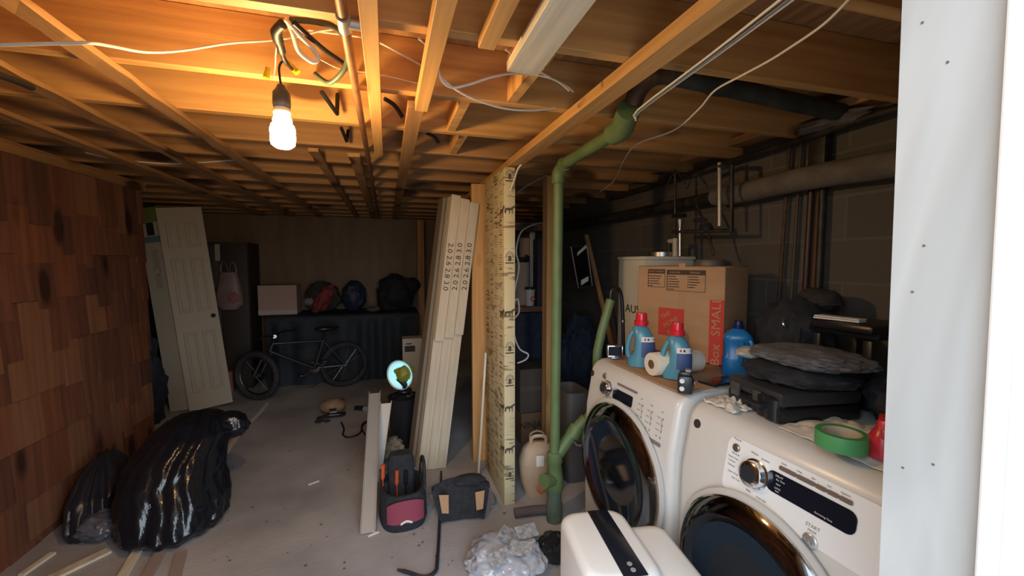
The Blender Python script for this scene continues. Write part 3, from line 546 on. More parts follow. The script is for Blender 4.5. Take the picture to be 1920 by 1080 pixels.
# ------------------------------------------------------------------ on the farther machine
shp = [A(1130, 680, z=WT), A(1270, 745, z=WT), A(1398, 712, z=WT), A(1330, 668, z=WT)]
def sheet(u, v):
    p = shp[0].lerp(shp[1], u).lerp(shp[3].lerp(shp[2], u), v); p.z = WT+.006+.002*sin(u*7+v*3); p.x = max(p.x, 1.10+.0*u); return p
tag(MB().surf(sheet, 16, 12, .004).make('cardboard_sheet', card, smooth=60), 'flat tan cardboard sheet under the detergent bottles', 'cardboard')
CT = WT+.010
def bottle(label, p, h, rz, capm):
    t = thing('detergent_bottle', label, 'bottle', (p.x, p.y, p.z), rz, 'blue-green detergent bottles with red caps'); s = h/.26
    tq = mat('teal_plastic', (.075, .24, .33), .3, 0, (.09, .27, .36), 4)
    hw, hd = .062*s, .042*s
    prof = [(.96, 0), (1, .008), (1.02, .03), (1.04, .07), (1.0, .11), (.93, .14), (.80, .165), (.62, .182), (.42, .194), (.36, .2)]
    rings = []
    for k, z in prof:
        r = []
        for j in range(28):
            a = 2*pi*j/28; ca, sa = cos(a), sin(a); e = .75 if z < .15 else .95
            r.append(V((hw*k*math.copysign(abs(ca)**e, ca)-(.0 if z < .15 else .004*s), hd*min(1, k*1.05)*math.copysign(abs(sa)**e, sa), z*s)))
        rings.append(r)
    # left side is scooped to leave room for the handle
    for r, (k, z) in zip(rings, prof):
        if .03 < z < .17:
            for v_ in r:
                if v_.x < -.02*s: v_.x = -.02*s + (v_.x+.02*s)*(.25 if .06 < z < .15 else .6)
    MB().loft(rings).make('jug', tq, t, 60)
    MB().tube([(-.03*s, 0, .022*s), (-.056*s, 0, .045*s), (-.062*s, 0, .085*s), (-.054*s, 0, .13*s), (-.036*s, 0, .165*s), (-.016*s, 0, .183*s)], .012*s, 10, 4).make('handle', tq, t)
    MB().lathe([(.0, .196), (.031, .196), (.033, .2), (.033, .218), (.027, .221), (.026, .25), (.024, .256), (0, .257)] if s == 1 else [(a*s, b*s) for a, b in ((.0, .196), (.031, .196), (.033, .2), (.033, .218), (.027, .221), (.026, .25), (.024, .256), (0, .257))], n=24).make('cap', capm, t)
    lb_ = MB()
    def ls(u, v): a = rad(-98+u*95); z = (.05+.085*v)*s; k = 1.045 if z < .11*s else 1.01; return V((hw*k*max(0, cos(a))**.75, hd*k*math.copysign(abs(sin(a))**.75, sin(a))-.0015, z))
    lb_.surf(ls, 12, 6, V((.0006, .0006, 0))).make('label', mat('label_blue', (.05, .085, .22), .5), t)
    l2 = MB()
    def l2s(u, v): a = rad(-92+u*70); z = (.122+.024*v)*s; k = 1.03-v*.07; return V((hw*k*max(0, cos(a))**.75, hd*k*math.copysign(abs(sin(a))**.75, sin(a))-.0025, z))
    l2.surf(l2s, 10, 3, V((.0006, .0006, 0))).make('white_label', paper, t)
    m = MB(); m.box((.017*s, -hd*1.02-.002, .134*s), (.008, .0012, .010)); m.make('red_emblem', red_pr, t, 0)
    m = MB(); m.box((.032*s, -hd*.96-.002, .134*s), (.008, .0012, .010)); m.make('dark_emblem', ink, t, 0)
    return t
redcap = mat('red_cap', (.62, .02, .035), .25)
bottle('blue-green detergent bottle with red cap at the back, next to the boiler', A(1201, 685, z=CT), .265, rad(-32), redcap)
bottle('blue-green detergent bottle with red cap at the front beside the paper roll', A(1268, 708, z=CT), .25, rad(-40), redcap)
# bright blue jug
p = A(1381, 702, z=CT); t = thing('blue_jug', 'bright blue handled jug with navy cap against the moving box', 'bottle', p, rad(-42))
blm = mat('bright_blue_plastic', (.012, .16, .42), .3)
rings = []
for k, z in ((.95, 0), (1, .006), (1, .075), (.97, .085), (.9, .09), (.9, .155), (.97, .165), (.9, .18), (.6, .2), (.36, .208), (.34, .215)):
    rings.append([V((.062*k*math.copysign(abs(cos(a))**.55, cos(a)), .042*k*math.copysign(abs(sin(a))**.55, sin(a)), z)) for a in [2*pi*j/28 for j in range(28)]])
jug = MB().loft(rings)
jug.make('jug', blm, t, 60)
MB().tube([(.012, -.047, .07), (.012, -.05, .085), (.014, -.05, .13), (.012, -.047, .155)], .011, 8, 3).tube([(.05, -.04, .075), (.056, -.044, .1), (.054, -.042, .14), (.045, -.038, .165)], .012, 8, 3).make('handle', blm, t)
MB().box((.033, -.0395, .112), (.03, .004, .065), None, .002).make('grip_recess', mat('deep_blue', (.008, .08, .22), .4), t)
cpn = MB().lathe([(0, .212), (.025, .212), (.026, .225), (.02, .227), (.019, .245), (0, .246)], n=20); cpn.box((0, 0, .238), (.034, .014, .016), None, .002); cpn.make('cap', mat('navy_cap', (.01, .015, .09), .3), t)
# paper towel roll
a_, b_ = A(1221, 683, z=CT+.052), A(1337, 672, z=CT+.052); d_ = (b_-a_); d_ = d_.normalized()*.26
t = thing('paper_towel_roll', 'white paper towel roll lying behind the front detergent bottle', 'paper roll', (a_+d_/2)-V((0, 0, .052)))
c0 = V((0, 0, .052))-d_/2; c1 = V((0, 0, .052))+d_/2
q = d_.to_track_quat('Z', 'Y').to_matrix()
MB().lathe([(.02, 0), (.05, 0), (.052, .004), (.052, .256), (.05, .26), (.02, .26), (.0195, .13)], c0, d_, 32).make('paper', mat('towel_paper', (.70, .62, .50), .9, bump=.15, scale=120), t)
MB().lathe([(.0205, -.001), (.0205, .261), (.0185, .261), (.0185, -.001), (.0205, -.001)], c0, d_, 24).make('cardboard_core', card_dk, t)
tag(MB().blob(A(1212, 680, z=CT)+V((0, 0, .03)), (.085, .055, .045), .2, 2.2, 4, 5, CT+.001, .25).make('blue_rag', mat('blue_cloth', (.09, .14, .27), .95, bump=.4, scale=60)), 'crumpled blue rag between the two detergent bottles', 'rag')
# small black gadget with two round white dots
p = A(1284, 735, z=WT+.012); t = thing('twin_dot_gadget', 'small black gadget with two white dots at the corner of the farther machine', 'gadget', p, rad(-38))
MB().box((0, 0, .035), (.055, .07, .07), None, .008).box((0, 0, .075), (.042, .05, .018), None, .005).make('housing', black_pl, t)
for z in (.022, .052): lab(MB().cyl((-.012, -.034, z), (-.012, -.0375, z), .009, n=20).make('round_dot', paper, t), 'round white dot')
MB().tube([(.029, -.03, .02), (.033, -.03, .05), (.033, .02, .055), (.029, .025, .025)], .003, 6, 0, True).make('wire_guard', steel, t)
MB().box((.01, .0, .086), (.02, .03, .01), None, .003).make('switch', grey_pl, t)
p = A(1350, 717, z=CT); tag(MB().box(p+V((0, 0, .005)), (.17, .085, .009), M.Rotation(rad(8), 3, 'Z'), .003).make('tablet', mat('tablet_black', (.012, .012, .014), .15)), 'thin black tablet lying flat behind the twin-dot gadget', 'tablet')
# silver framed gadget
p = A(1153, 672, z=WT+.008); t = thing('framed_gadget', 'square silver-framed glass gadget on the far corner of the machine', 'gadget', p, rad(-22))
MB().box((0, .01, .04), (.085, .035, .062), None, .008).make('housing', mat('smoke_grey', (.10, .10, .10), .2, .3), t)
fr = MB()
for c, s_ in (((0, -.012, .067), (.08, .006, .007)), ((0, -.012, .013), (.08, .006, .007)), ((-.037, -.012, .04), (.007, .006, .06)), ((.037, -.012, .04), (.007, .006, .06))): fr.box(c, s_, None, .002)
fr.make('silver_frame', chrome, t); MB().box((0, -.009, .04), (.066, .003, .048)).make('glass', mat('dark_glass', (.012, .02, .032), .06), t)
MB().box((0, .0, .004), (.04, .03, .008), None, .002).make('foot', steel, t)
# moving box
NC = V((1.565, 1.625, 0)); va = rad(66); vd = V((sin(va), cos(va), 0)); ud = V((-cos(va), sin(va), 0))
bw, bd, bh = .475, .29, .485
t = thing('moving_box', 'tall brown cardboard moving box with red SMALL strip on the farther machine', 'box', NC+ud*bw/2+vd*bd/2+V((0, 0, WT+.0125)), 0)
Rm = M((( -ud.x, vd.x, 0), (-ud.y, vd.y, 0), (0, 0, 1)))     # columns: right along the face, depth, up
MB().box((0, 0, bh/2), (bw, bd, bh), Rm, .004, 1).make('carton', card, t)
fo = -vd*(bd/2+.0006); uu = -ud; up3 = V((0, 0, 1))
def fp(a, z): return fo + uu*a + up3*z
lab(MB().box(fp(.203, .16), (.07, .0012, .32), Rm).make('red_strip', red_pr, t, 0), 'red printed strip'); lab(MB().box(fp(-.035, .245)-up3*.06, (.145, .0012, .15), Rm).make('red_patch', red_pr, t, 0), 'red printed patch')
m = MB(); m.text('Box  SMALL', fp(.203, .165)-vd*.0012, up3, -uu, .062, sx=1.1); m.make('strip_lettering', card, t, 0); m = MB()
for k in range(3): m.text(('THE', 'HOME', 'DEPOT')[k], fp(-.065+.03*k, .22-.035*k)-vd*.0012, uu+up3*.6, up3-uu*.6, .034)
m.make('patch_lettering', card, t, 0)
m = MB()
m.box(fp(-.125, .455), (.10, .001, .022), Rm); m.box(fp(.04, .452), (.205, .001, .024), Rm)
for a0, a1, z0, z1 in ((-.175, -.075, .37, .466), (-.063, .143, .355, .464)):
    for c, s_ in (((a0+a1)/2, z0), ((a0+a1)/2, z1)): m.box(fp(c, s_), (a1-a0, .001, .0025), Rm)
    for c in (a0, a1): m.box(fp(c, (z0+z1)/2), (.0025, .001, z1-z0), Rm)
for col_, wds in ((-.165, (.07, .062, .055, .06, .02)), (-.052, (.04, .05, .06, .055, .06, .03)), (.06, (.045, .05, .055, .04, .03))):
    for k, w2 in enumerate(wds): m.box(fp(col_+w2/2, .43-.0135*k), (w2, .001, .0045), Rm); m.box(fp(col_-.006, .43-.0135*k), (.005, .001, .006), Rm)
m.make('printed_panel', mat('brown_black_ink', (.05, .035, .03), .7), t, 0)
m = MB(); m.text("DON'T FORGET", fp(-.125, .455)-vd*.001, uu, up3, .013); m.text('PLACE IN', fp(-.02, .452)-vd*.001, uu, up3, .014); m.text('FRAGILE', fp(.09, .452)-vd*.001, uu, up3, .014); m.make('header_lettering', card, t, 0)
m = MB(); m.box(fp(.02, .25), (.035, .0008, .5), Rm); m.make('clear_tape', mat('tape_tan', (.46, .28, .16), .25), t, 0)
# black bag and other dark things behind the machines' tops
p = V((1.72, 1.39, WT)); t = thing('black_backpack', 'black soft bag standing at the back between the moving box and the stool', 'bag', p)
MB().blob((0, 0, .165), (.15, .155, .20), .12, 1.8, 4, 8, .002, .2).make('bag_body', black_soft, t)
MB().tube([(-.12, -.12, .25), (-.15, -.14, .18), (-.145, -.13, .08)], .01, 6, 3).make('strap', black_soft, t)
lab(MB().tube([(-.14, -.07, .28), (-.15, -.075, .265), (-.145, -.08, .25)], .005, 6, 2).make('buckle', chrome, t), 'shiny buckle')
MB().box((-.15, -.09, .15), (.008, .02, .03), None, .002).make('tag', grey_pl, t)
p = V((1.83, 1.365, WT+.34)); tag(MB().blob(p+V((.0, 0, .012)), (.085, .09, .055), .15, 1.6, 4, 12).tube([p+V((-.085*cos(a), -.09*sin(a), 0)) for a in [rad(k*18) for k in range(-5, 12)]], .006, 6, 2).make('cloth_cap', mat('brown_felt', (.035, .028, .025), .95, bump=.3, scale=40)), 'dark brown cap perched over the black soft bag', 'cap')
p = V((1.70, 1.10, WT)); t = thing('black_stool', 'black plastic step stool holding a folded paper by the block wall', 'stool', p, rad(0))
MB().box((0, 0, .285), (.24, .22, .03), None, .01).box((.02, 0, .26), (.18, .2, .03), None, .006).make('stool_top', black_pl, t)
for sx_, sy in ((-.1, .09), (-.1, -.09), (.1, .09), (.1, -.09)): MB().box((sx_, sy, .125), (.022, .03, .245), None, .004).make('leg', black_pl, t)
MB().box((-.1, 0, .075), (.016, .16, .15), None, .004).make('side_panel', black_pl, t)
p = V((1.62, 1.13, WT+.3005)); tag(MB().box(p+V((0, 0, .006)), (.05, .15, .006), M.Rotation(rad(10), 3, 'Z'), .001).box(p+V((.004, 0, .013)), (.05, .15, .004), M.Rotation(rad(7), 3, 'Z')).make('folded_paper', paper, smooth=0), 'folded white papers lying on the black stool', 'paper')
# ------------------------------------------------------------------ on the closer machine
p = V((1.36, 1.10, WT)); t = thing('tool_case', 'black moulded tool case with latches on the closer machine', 'case', p, rad(-8))
MB().box((0, 0, .026), (.30, .26, .05), None, .012).make('case_base', black_pl, t)
MB().box((0, 0, .078), (.30, .26, .048), None, .014).make('case_lid', mat('worn_black', (.03, .03, .032), .35), t)
for yy in (.08, -.03): lab(MB().box((-.153, yy, .058), (.012, .04, .05), None, .004).make('latch', mat('latch_grey', (.10, .095, .09), .25, .3), t), 'glossy latch')
MB().tube([(-.15, -.075, .05), (-.18, -.078, .05), (-.18, .0, .05), (-.15, .0, .05)], .009, 8, 2).make('handle', black_pl, t)
for yy in (.105, .02, -.06, -.115): MB().box((-.148, yy, .028), (.012, .02, .05), None, .004).make('rib', black_pl, t)
for yy, sz in ((-.09, .045), (-.05, .04)): MB().lathe([(0, 0), (sz*.7, .002), (sz*.7, .07), (sz*.5, .078), (0, .08)], (-.135, yy, .005), n=20).make('drum_bulge', black_pl, t)
p = V((1.40, 1.12, WT+.1025)); tag(MB().blob(p+V((0, -.02, .03)), (.17, .18, .04), .10, 1.7, 4, 22, p.z+.001, .14).make('black_sweater', black_soft), 'black sweater bunched on the tool case under the grey jacket', 'sweater')
p = V((1.40, 1.09, WT+.165)); tag(MB().blob(p+V((0, -.02, .028)), (.15, .19, .032), .14, 1.7, 5, 31, None, .16).make('grey_jacket', mat('grey_cloth', (.10, .095, .10), .95, 0, (.14, .14, .15), 6, bump=.3, bscale=60)), 'folded grey jacket topping the pile on the tool case', 'jacket')
tag(MB().blob((1.33, 1.245, WT+.175), (.06, .045, .022), .2, 2, 3, 17).make('cream_towel', mat('cream_cloth', (.40, .37, .32), .95, bump=.3, scale=60)), 'cream towel folded beside the grey jacket', 'towel')
tag(MB().blob((1.60, .86, WT+.09), (.15, .13, .11), .15, 1.8, 4, 41, WT+.001, .2).make('dark_jacket', black_soft), 'heaped black jacket behind the green tape roll', 'jacket')
def rumple(x0, x1, y0, y1, seed, am=.012, z=WT):
    def f(u, v):
        e = min(u, 1-u, v, 1-v); jx = .02*noise.noise(V((u*4, v*4, seed))); jy = .02*noise.noise(V((u*4, v*4, seed+9)))
        return V((x0+(x1-x0)*u+jx, y0+(y1-y0)*v+jy, z+.004+am*(abs(noise.noise(V((u*3.5, v*3.5, seed+3))))+.4*abs(noise.noise(V((u*9, v*9, seed)))))*min(1, e*6+.35)))
    return f
tag(MB().surf(rumple(1.17, 1.43, .64, .98, 5, .035), 40, 40, .003).make('crumpled_cloth', mat('off_white_cloth', (.62, .57, .49), .9), smooth=70), 'crumpled off-white cloth under the green tape roll', 'cloth')
tag(MB().surf(rumple(1.13, 1.24, 1.12, 1.26, 15, .03), 20, 20, .003).make('cream_rag', mat('off_white_cloth', (.62, .57, .49), .9), smooth=70), 'small cream rag tucked left of the tool case', 'rag')
p = A(1577, 838, z=WT+.026); t = thing('tape_roll', 'green masking tape roll lying on the off-white cloth', 'tape roll', p, 0)
MB().lathe([(.044, 0), (.058, 0), (.059, .002), (.059, .04), (.058, .042), (.044, .042), (.044, 0)], n=40).make('tape', mat('green_tape', (.07, .30, .10), .55), t)
MB().lathe([(.044, .001), (.0445, .041), (.041, .041), (.041, .001), (.044, .001)], n=40).make('core', mat('tape_core', (.5, .42, .3), .8), t)
p = A(1655, 858, z=WT+.02); t = thing('red_spray_bottle', 'red trigger spray bottle at the jamb edge on the closer machine', 'bottle', p, rad(30))
MB().lathe([(0, 0), (.03, 0), (.032, .01), (.032, .05), (.02, .075), (.013, .085), (0, .085)], n=20).make('body', mat('red_plastic', (.45, .02, .03), .3), t)
MB().box((-.02, 0, .10), (.075, .024, .024), None, .006).cyl((0, 0, .082), (0, 0, .095), .015).make('trigger_head', mat('bright_red_plastic', (.6, .03, .03), .3), t)
MB().tube([(-.03, 0, .09), (-.036, 0, .075), (-.03, 0, .06)], .005, 6, 2).make('trigger', mat('red_plastic', (.45, .02, .03), .3), t)

# ------------------------------------------------------------------ white appliance in the foreground
t = thing('dehumidifier', 'white dehumidifier with a black stripe on top in front of the machines', 'dehumidifier', (.745, 1.14, 0), rad(-8))
def rbox(w1, d1, h1, rr=.06, tr_=.03, n=7):
    rings = []
    for k, z in ((1, 0), (1, h1-tr_), *[(1-(1-cos(rad(90*i/5)))*tr_/min(w1, d1)*2*.9, h1-tr_+tr_*sin(rad(90*i/5))) for i in range(1, 6)]):
        r = []
        for cx, cy, s0 in ((1, 1, 0), (-1, 1, 90), (-1, -1, 180), (1, -1, 270)):
            for i in range(n): an = rad(s0+90*i/(n-1)); r.append(V((k*(cx*(w1/2-rr)+rr*cos(an)), k*(cy*(d1/2-rr)+rr*sin(an)), z)))
        rings.append(r)
    return rings
MB().loft([[v+V((-.07, .02, 0)) for v in r] for r in rbox(.24, .36, .585)]).make('body', white_pl, t, 50)
MB().loft([[v+V((.105, -.02, 0)) for v in r] for r in rbox(.17, .34, .545, .05, .03)]).make('water_tank', white_pl, t, 50)
MB().box((-.045, .015, .5855), (.075, .325, .004), None, .0015).make('stripe', mat('stripe_black', (.012, .014, .02), .2), t)
for yy in (-.10, -.125): MB().cyl((-.045, yy, .587), (-.045, yy, .5895), .008, n=16).make('button', grey_pl, t)

# ------------------------------------------------------------------ floor: tools and bags in the middle
p = A(757, 985, z=0); t = thing('tool_bag', 'open black tool bag with a red panel and screwdrivers on the floor', 'tool bag', p+V((0, .1, 0)), rad(4))
def oval(w_, d_, z, e=.7, n=32, oy=0): return [V((w_*math.copysign(abs(cos(a))**e, cos(a)), oy+d_*math.copysign(abs(sin(a))**e, sin(a)), z)) for a in [2*pi*j/n for j in range(n)]]
MB().loft([oval(.125, .16, 0), oval(.135, .17, .03), oval(.13, .165, .14), oval(.12, .155, .2), oval(.105, .14, .2), oval(.11, .145, .06)]).make('bag_shell', black_soft, t, 50)
MB().loft([oval(.075, .045, .05, .6, 24, .08), oval(.08, .05, .3, .6, 24, .09), oval(.06, .04, .34, .6, 24, .095)]).make('back_pocket', black_soft, t, 50)
def redp(u, v): a = rad(-130+u*80); return V((.137*math.copysign(abs(cos(a))**.7, cos(a)), -.173*abs(sin(a))**.7, .055+.13*v*(1-.25*(2*u-1)**2)))
lab(MB().surf(redp, 16, 8, V((0, -.004, 0))).make('front_pocket', mat('dull_red_fabric', (.26, .045, .075), .8), t), 'dull red front pocket')
MB().tube([(-.03, -.182, .06), (0, -.186, .075), (.03, -.182, .06)], .006, 6, 3).make('badge', paper, t)
MB().tube([(.115, .1, .19), (.125, .08, .3), (.12, -.05, .31), (.115, -.09, .19)], .01, 8, 4).make('carry_strap', black_soft, t)
for k, (x, y, h_, c) in enumerate(((-.105, .0, .33, 'orange'), (-.09, -.05, .25, 'dark'), (-.11, .05, .28, 'dark'), (.02, .02, .26, 'dark'), (-.03, .02, .27, 'orange'), (.115, -.02, .26, 'steel'), (.11, .04, .29, 'steel'))):
    mm_ = dict(orange=mat('orange_grip', (.5, .09, .03), .5), dark=black_pl, steel=steel)[c]
    o = MB().cyl((x, y, .1), (x*1.05, y, h_-.09), .004).lathe([(0, 0), (.008, 0), (.013, .015), (.011, .06), (.013, .085), (0, .09)], (x*1.05, y, h_-.09), (0.03, 0, 1), 12).make('hand_tool', mm_, t)
    if c == 'orange': lab(o, 'tool with orange handle')
p = A(868, 975, z=0); t = thing('tool_pouch', 'black tool-belt pouch with two tan panels beside the tool bag', 'pouch', p+V((.0, .03, 0)), rad(-6))
def pouch(u, v): x = (u-.5)*(.25+.10*v); return V((x, -.06+.12*v+.02*sin(u*pi), .012+.17*v*(1-.25*(2*u-1)**2)+.012*noise.noise(V((u*4, v*4, 3)))))
MB().surf(pouch, 24, 12, V((0, .06, -.005))).make('pouch_body', black_soft, t, 60)
for sx_ in (-1, 1):
    lab(MB().prism([(-.026, -.05), (.012, -.045), (.028, .05), (-.028, .045)] if sx_ > 0 else [(.026, -.05), (-.012, -.045), (-.028, .05), (.028, .045)], .004, (sx_*.105, -.045+.01, .11), (1, 0, 0), (0, .55, .83)).make('tan_panel', mat('tan_leather', (.40, .24, .13), .8), t), 'tan leather panel')
MB().blob((.05, .09, .17), (.10, .05, .035), .2, 2, 3, 3).tube([(-.16, .07, .14), (-.08, .085, .17), (.03, .1, .175), (.13, .09, .16)], .02, 8, 3, flat=.5).make('belt', black_soft, t)
MB().tube([(.15, .06, .14), (.19, .03, .10), (.2, .0, .06), (.17, -.01, .05)], .005, 6, 4).make('hammer_loop', steel, t)
cb = [A(827, 884, z=.02), A(824, 980, z=.03), A(820, 1050, z=.02), A(816, 1072, z=.012), A(795, 1082, z=.012), A(765, 1073, z=.015), A(745, 1068, z=.02)]
cb[1].z = .02
tag(MB().tube(cb, [.007, .0085, .0095, .0095, .009, .009, .006], 8, 3).make('wrecking_bar', mat('bar_black', (.03, .035, .045), .45, .4)), 'long black wrecking bar lying in front of the tan-panelled pouch', 'bar')
# ramped planks with bright ends, lamp, bucket
for k, (b0, b1, l) in enumerate(((A(690, 1000, z=.006), A(703, 738, Y=3.16), 'grey metal channel ramped up to the black bucket, longer one at the left'), (A(703, 905, z=.006), A(724, 757, Y=3.12), 'grey metal channel beside the longer one, end lit by the lamp'))):
    mb = MB(); wx = V((1, 0, 0)); dz = V((0, -.4, .9)); R_ = lambda p: [p-wx*.04, p+wx*.04, p+wx*.04+dz*.025, p+wx*.036+dz*.025, p+wx*.036+dz*.004, p-wx*.036+dz*.004, p-wx*.036+dz*.025, p-wx*.04+dz*.025]
    mb.loft([R_(V(b0)), R_(V(b1))]); tag(mb.make('metal_channel', mat('galvanised', (.42, .41, .39), .5, .3), smooth=0), l, 'channel')
t = thing('plastic_bucket', 'tall black bucket with crumpled liner beneath the round work lamp', 'bucket', (.115, 3.40, 0))
MB().lathe([(0, 0), (.10, 0), (.125, .40), (.128, .42), (.12, .42), (.095, .02), (0, .02)], n=28).make('bucket_body', black_pl, t)
MB().blob((0, 0, .40), (.115, .115, .05), .3, 3, 3, 9, None, .3).make('liner', mat('bag_black', (.014, .015, .018), .25), t)
t = thing('work_lamp', 'round glowing cool-white work lamp with yellow-green body on the bucket', 'work lamp', (.12, 3.40, .46))
hd_ = V((-.55, -.78, .02)).normalized(); ctr = V((-.02, -.05, .15))
MB().lathe([(.045, -.05), (.08, -.03), (.115, .02), (.118, .03), (.112, .028), (.078, -.022), (.04, -.042), (.0, -.045)], ctr, hd_, 36).make('reflector', mat('reflector_white', (.45, .62, .63), .35), t)
ring = MB().lathe([(.088, .012), (.106, .026), (.108, .024), (.09, .009), (.088, .012)], ctr, hd_, 24); ring.make('glow_ring', mat('lamp_glow', (.6, .9, .95), .4, emit=(.45, .92, 1.0), estr=WORKLAMP*.5), t)
lim = mat('lime_plastic', (.20, .21, .02), .5)
MB().blob(ctr+hd_*.04+V((.035, -.02, .01)), (.055, .04, .065), .2, 2, 3, 2).tube([ctr+hd_*.04+V((-.03, 0, .03)), ctr+hd_*.05+V((.03, 0, .05)), ctr+V((.09, .0, .03))], .018, 8, 3).make('lamp_body', lim, t)
MB().tube([ctr+hd_*.05+V((.0, 0, -.02)), ctr+V((.02, -.06, -.07)), V((0, -.01, 0))], .022, 8, 2).cyl((0, 0, 0), (0, 0, .02), .06, .05, 20).make('stand', black_pl, t)
tag(MB().blob(A(738, 862, z=0)+V((0, .05, .06)), (.085, .10, .085), .25, 2, 4, 14, .001, .35).make('pale_sack', mat('pale_sackcloth', (.30, .27, .22), .95, bump=.3, scale=30)), 'slumped pale sack in front of the black bucket', 'sack')
p = A(765, 690, Y=4.2); t = thing('small_carton', 'small white carton with dark print behind the work lamp', 'box', (p.x+.05, 4.25, 0))
MB().box((0, 0, .37), (.2, .16, .74), None, .003, 1).make('carton', mat('carton_white', (.45, .42, .36), .8), t, 0)
m = MB(); m.box((-.03, -.081, .64), (.10, .001, .06)); m.box((-.04, -.081, .69), (.06, .001, .012)); m.make('print', ink, t, 0)
# corded power tool on the floor
p = A(625, 785, z=0); t = thing('power_saw', 'dusty tan power tool with black handle lying on the concrete', 'power tool', p, rad(15))
MB().blob((.02, .13, .08), (.11, .08, .075), .15, 2, 3, 6, .003).make('motor_housing', mat('tan_plastic', (.30, .18, .10), .6), t)
MB().cyl((-.03, .02, .05), (.03, .02, .05), .045, .04, 20).make('gear_case', steel, t)
MB().tube([(-.14, .0, .03), (-.05, -.03, .05), (.06, -.04, .045), (.1, -.02, .04)], [.014, .02, .022, .016], 10, 4).make('grip', black_pl, t)
MB().lathe([(0, 0), (.07, 0), (.07, .003), (0, .003)], (-.1, -.05, .012), (.1, .1, 1), 24).make('blade', steel, t)
MB().box((.09, .22, .10), (.1, .02, .012), None, .004).make('trigger_lock', black_pl, t)
cable('black tool cord curling on the concrete towards the metal channels', [A(640, 792, z=.008), A(645, 805, z=.008), A(643, 815, z=.008), A(655, 820, z=.008), A(675, 812, z=.008), A(680, 795, z=.008), A(690, 790, z=.008), A(678, 800, z=.008), A(684, 815, z=.008)], .008, wireb, 'extension_cord', 'cord')
t = thing('hand_drill', 'small drill lying beside the left metal channel', 'drill', A(690, 768, z=0), rad(70))
MB().cyl((-.07, 0, .03), (.08, 0, .03), .028, .022, 14).make('drill_body', grey_pl, t); MB().cyl((.08, 0, .03), (.12, 0, .03), .014, .01, 12).make('chuck', steel, t); MB().box((-.04, .06, .03), (.04, .12, .035), None, .008).make('grip', black_pl, t)
# crumpled clear plastic bag of newspaper
t = thing('plastic_bag', 'crumpled clear plastic bag of newspapers on the floor at the front', 'bag', A(955, 1065, z=0), 0)
MB().blob((0, .02, .045), (.20, .17, .085), .2, 1.5, 5, 19, .002, .2).make('crumpled_bag', mat('clear_plastic_grey', (.30, .31, .36), .15, 0, (.55, .55, .58), 7, bump=.25), t)
for k, (x, y, a) in enumerate(((-.07, -.08, .3), (.04, -.06, -.4), (.0, .05, .9), (.1, .03, .1))): MB().box((x, y, .125+.008*k), (.11, .07, .003), M.Rotation(a, 3, 'Z') @ M.Rotation(.4, 3, 'X')).make('newspaper', mat('news', (.42, .41, .40), .8, 0, (.18, .18, .19), 45), t, 0)
tag(MB().blob(A(1042, 1050, z=0)+V((0, .02, .05)), (.09, .08, .07), .15, 2.2, 4, 27, .002, .25).make('black_plastic_bag', mat('bag_black', (.014, .015, .018), .25)), 'small shiny black plastic bag next to the clear bag of newspapers', 'bag')
# sack by the pipe, NINJA box
p = A(1012, 935, z=0); t = thing('paper_sack', 'beige shopping bag with white tag squeezed behind the green pipe', 'bag', p+V((.02, .09, 0)), rad(-10))
MB().loft([oval(.09, .07, 0, .6), oval(.12, .08, .1, .6), oval(.125, .08, .22, .6), oval(.10, .05, .30, .7), oval(.06, .02, .335, .8)]).make('bag_body', mat('beige_plastic', (.42, .30, .20), .5, 0, (.50, .37, .26), 6, bump=.6, bscale=9), t, 60)
MB().box((.0, -.083, .24), (.05, .004, .07), None, .001).make('white_tag', paper, t)
for sy in (-.02, .02): MB().tube([(-.05, sy, .32), (-.045, sy*1.5, .37), (0, sy*2, .385), (.045, sy*1.5, .37), (.05, sy, .32)], .006, 8, 3, flat=2).make('handle', mat('beige_plastic', (.42, .30, .20), .5), t)
m = MB(); m.blob((.02, -.072, .07), (.05, .012, .05), .2, 2, 3, 4); lab(m.make('pink_patch', mat('pink_print', (.50, .17, .11), .7), t), 'pink printed patch')
tag(MB().tube([A(965, 962, z=.03), A(1000, 957, z=.035), A(1035, 955, z=.03)], .028, 10, 3).make('dark_rag', mat('dirty_rag', (.11, .09, .085), .95, bump=.5, scale=40)), 'dirty rag rolled on the floor before the beige shopping bag', 'rag')
p = A(995, 835, z=0); t = thing('appliance_carton', 'grey-brown carton marked NINJA on the floor behind the panel', 'box', (1.19, 3.27, 0))
MB().box((0, 0, .13), (.33, .26, .26), None, .004, 1).make('carton', card_dk, t, 0)
MB().text('NINJA', (-.085, -.1315, .16), (1, 0, 0), (0, 0, 1), .08, sx=.85).make('lettering', ink, t, 0)
t = thing('storage_carton', 'dark dusty carton stacked on the NINJA carton', 'box', (1.19, 3.29, .2615)); MB().box((0, 0, .18), (.34, .27, .36), None, .004, 1).make('carton', mat('dusty_card', (.11, .085, .065), .9), t, 0); MB().box((0, -.1355, .2), (.34, .001, .04)).make('packing_tape', mat('old_tape', (.14, .11, .085), .4), t, 0)
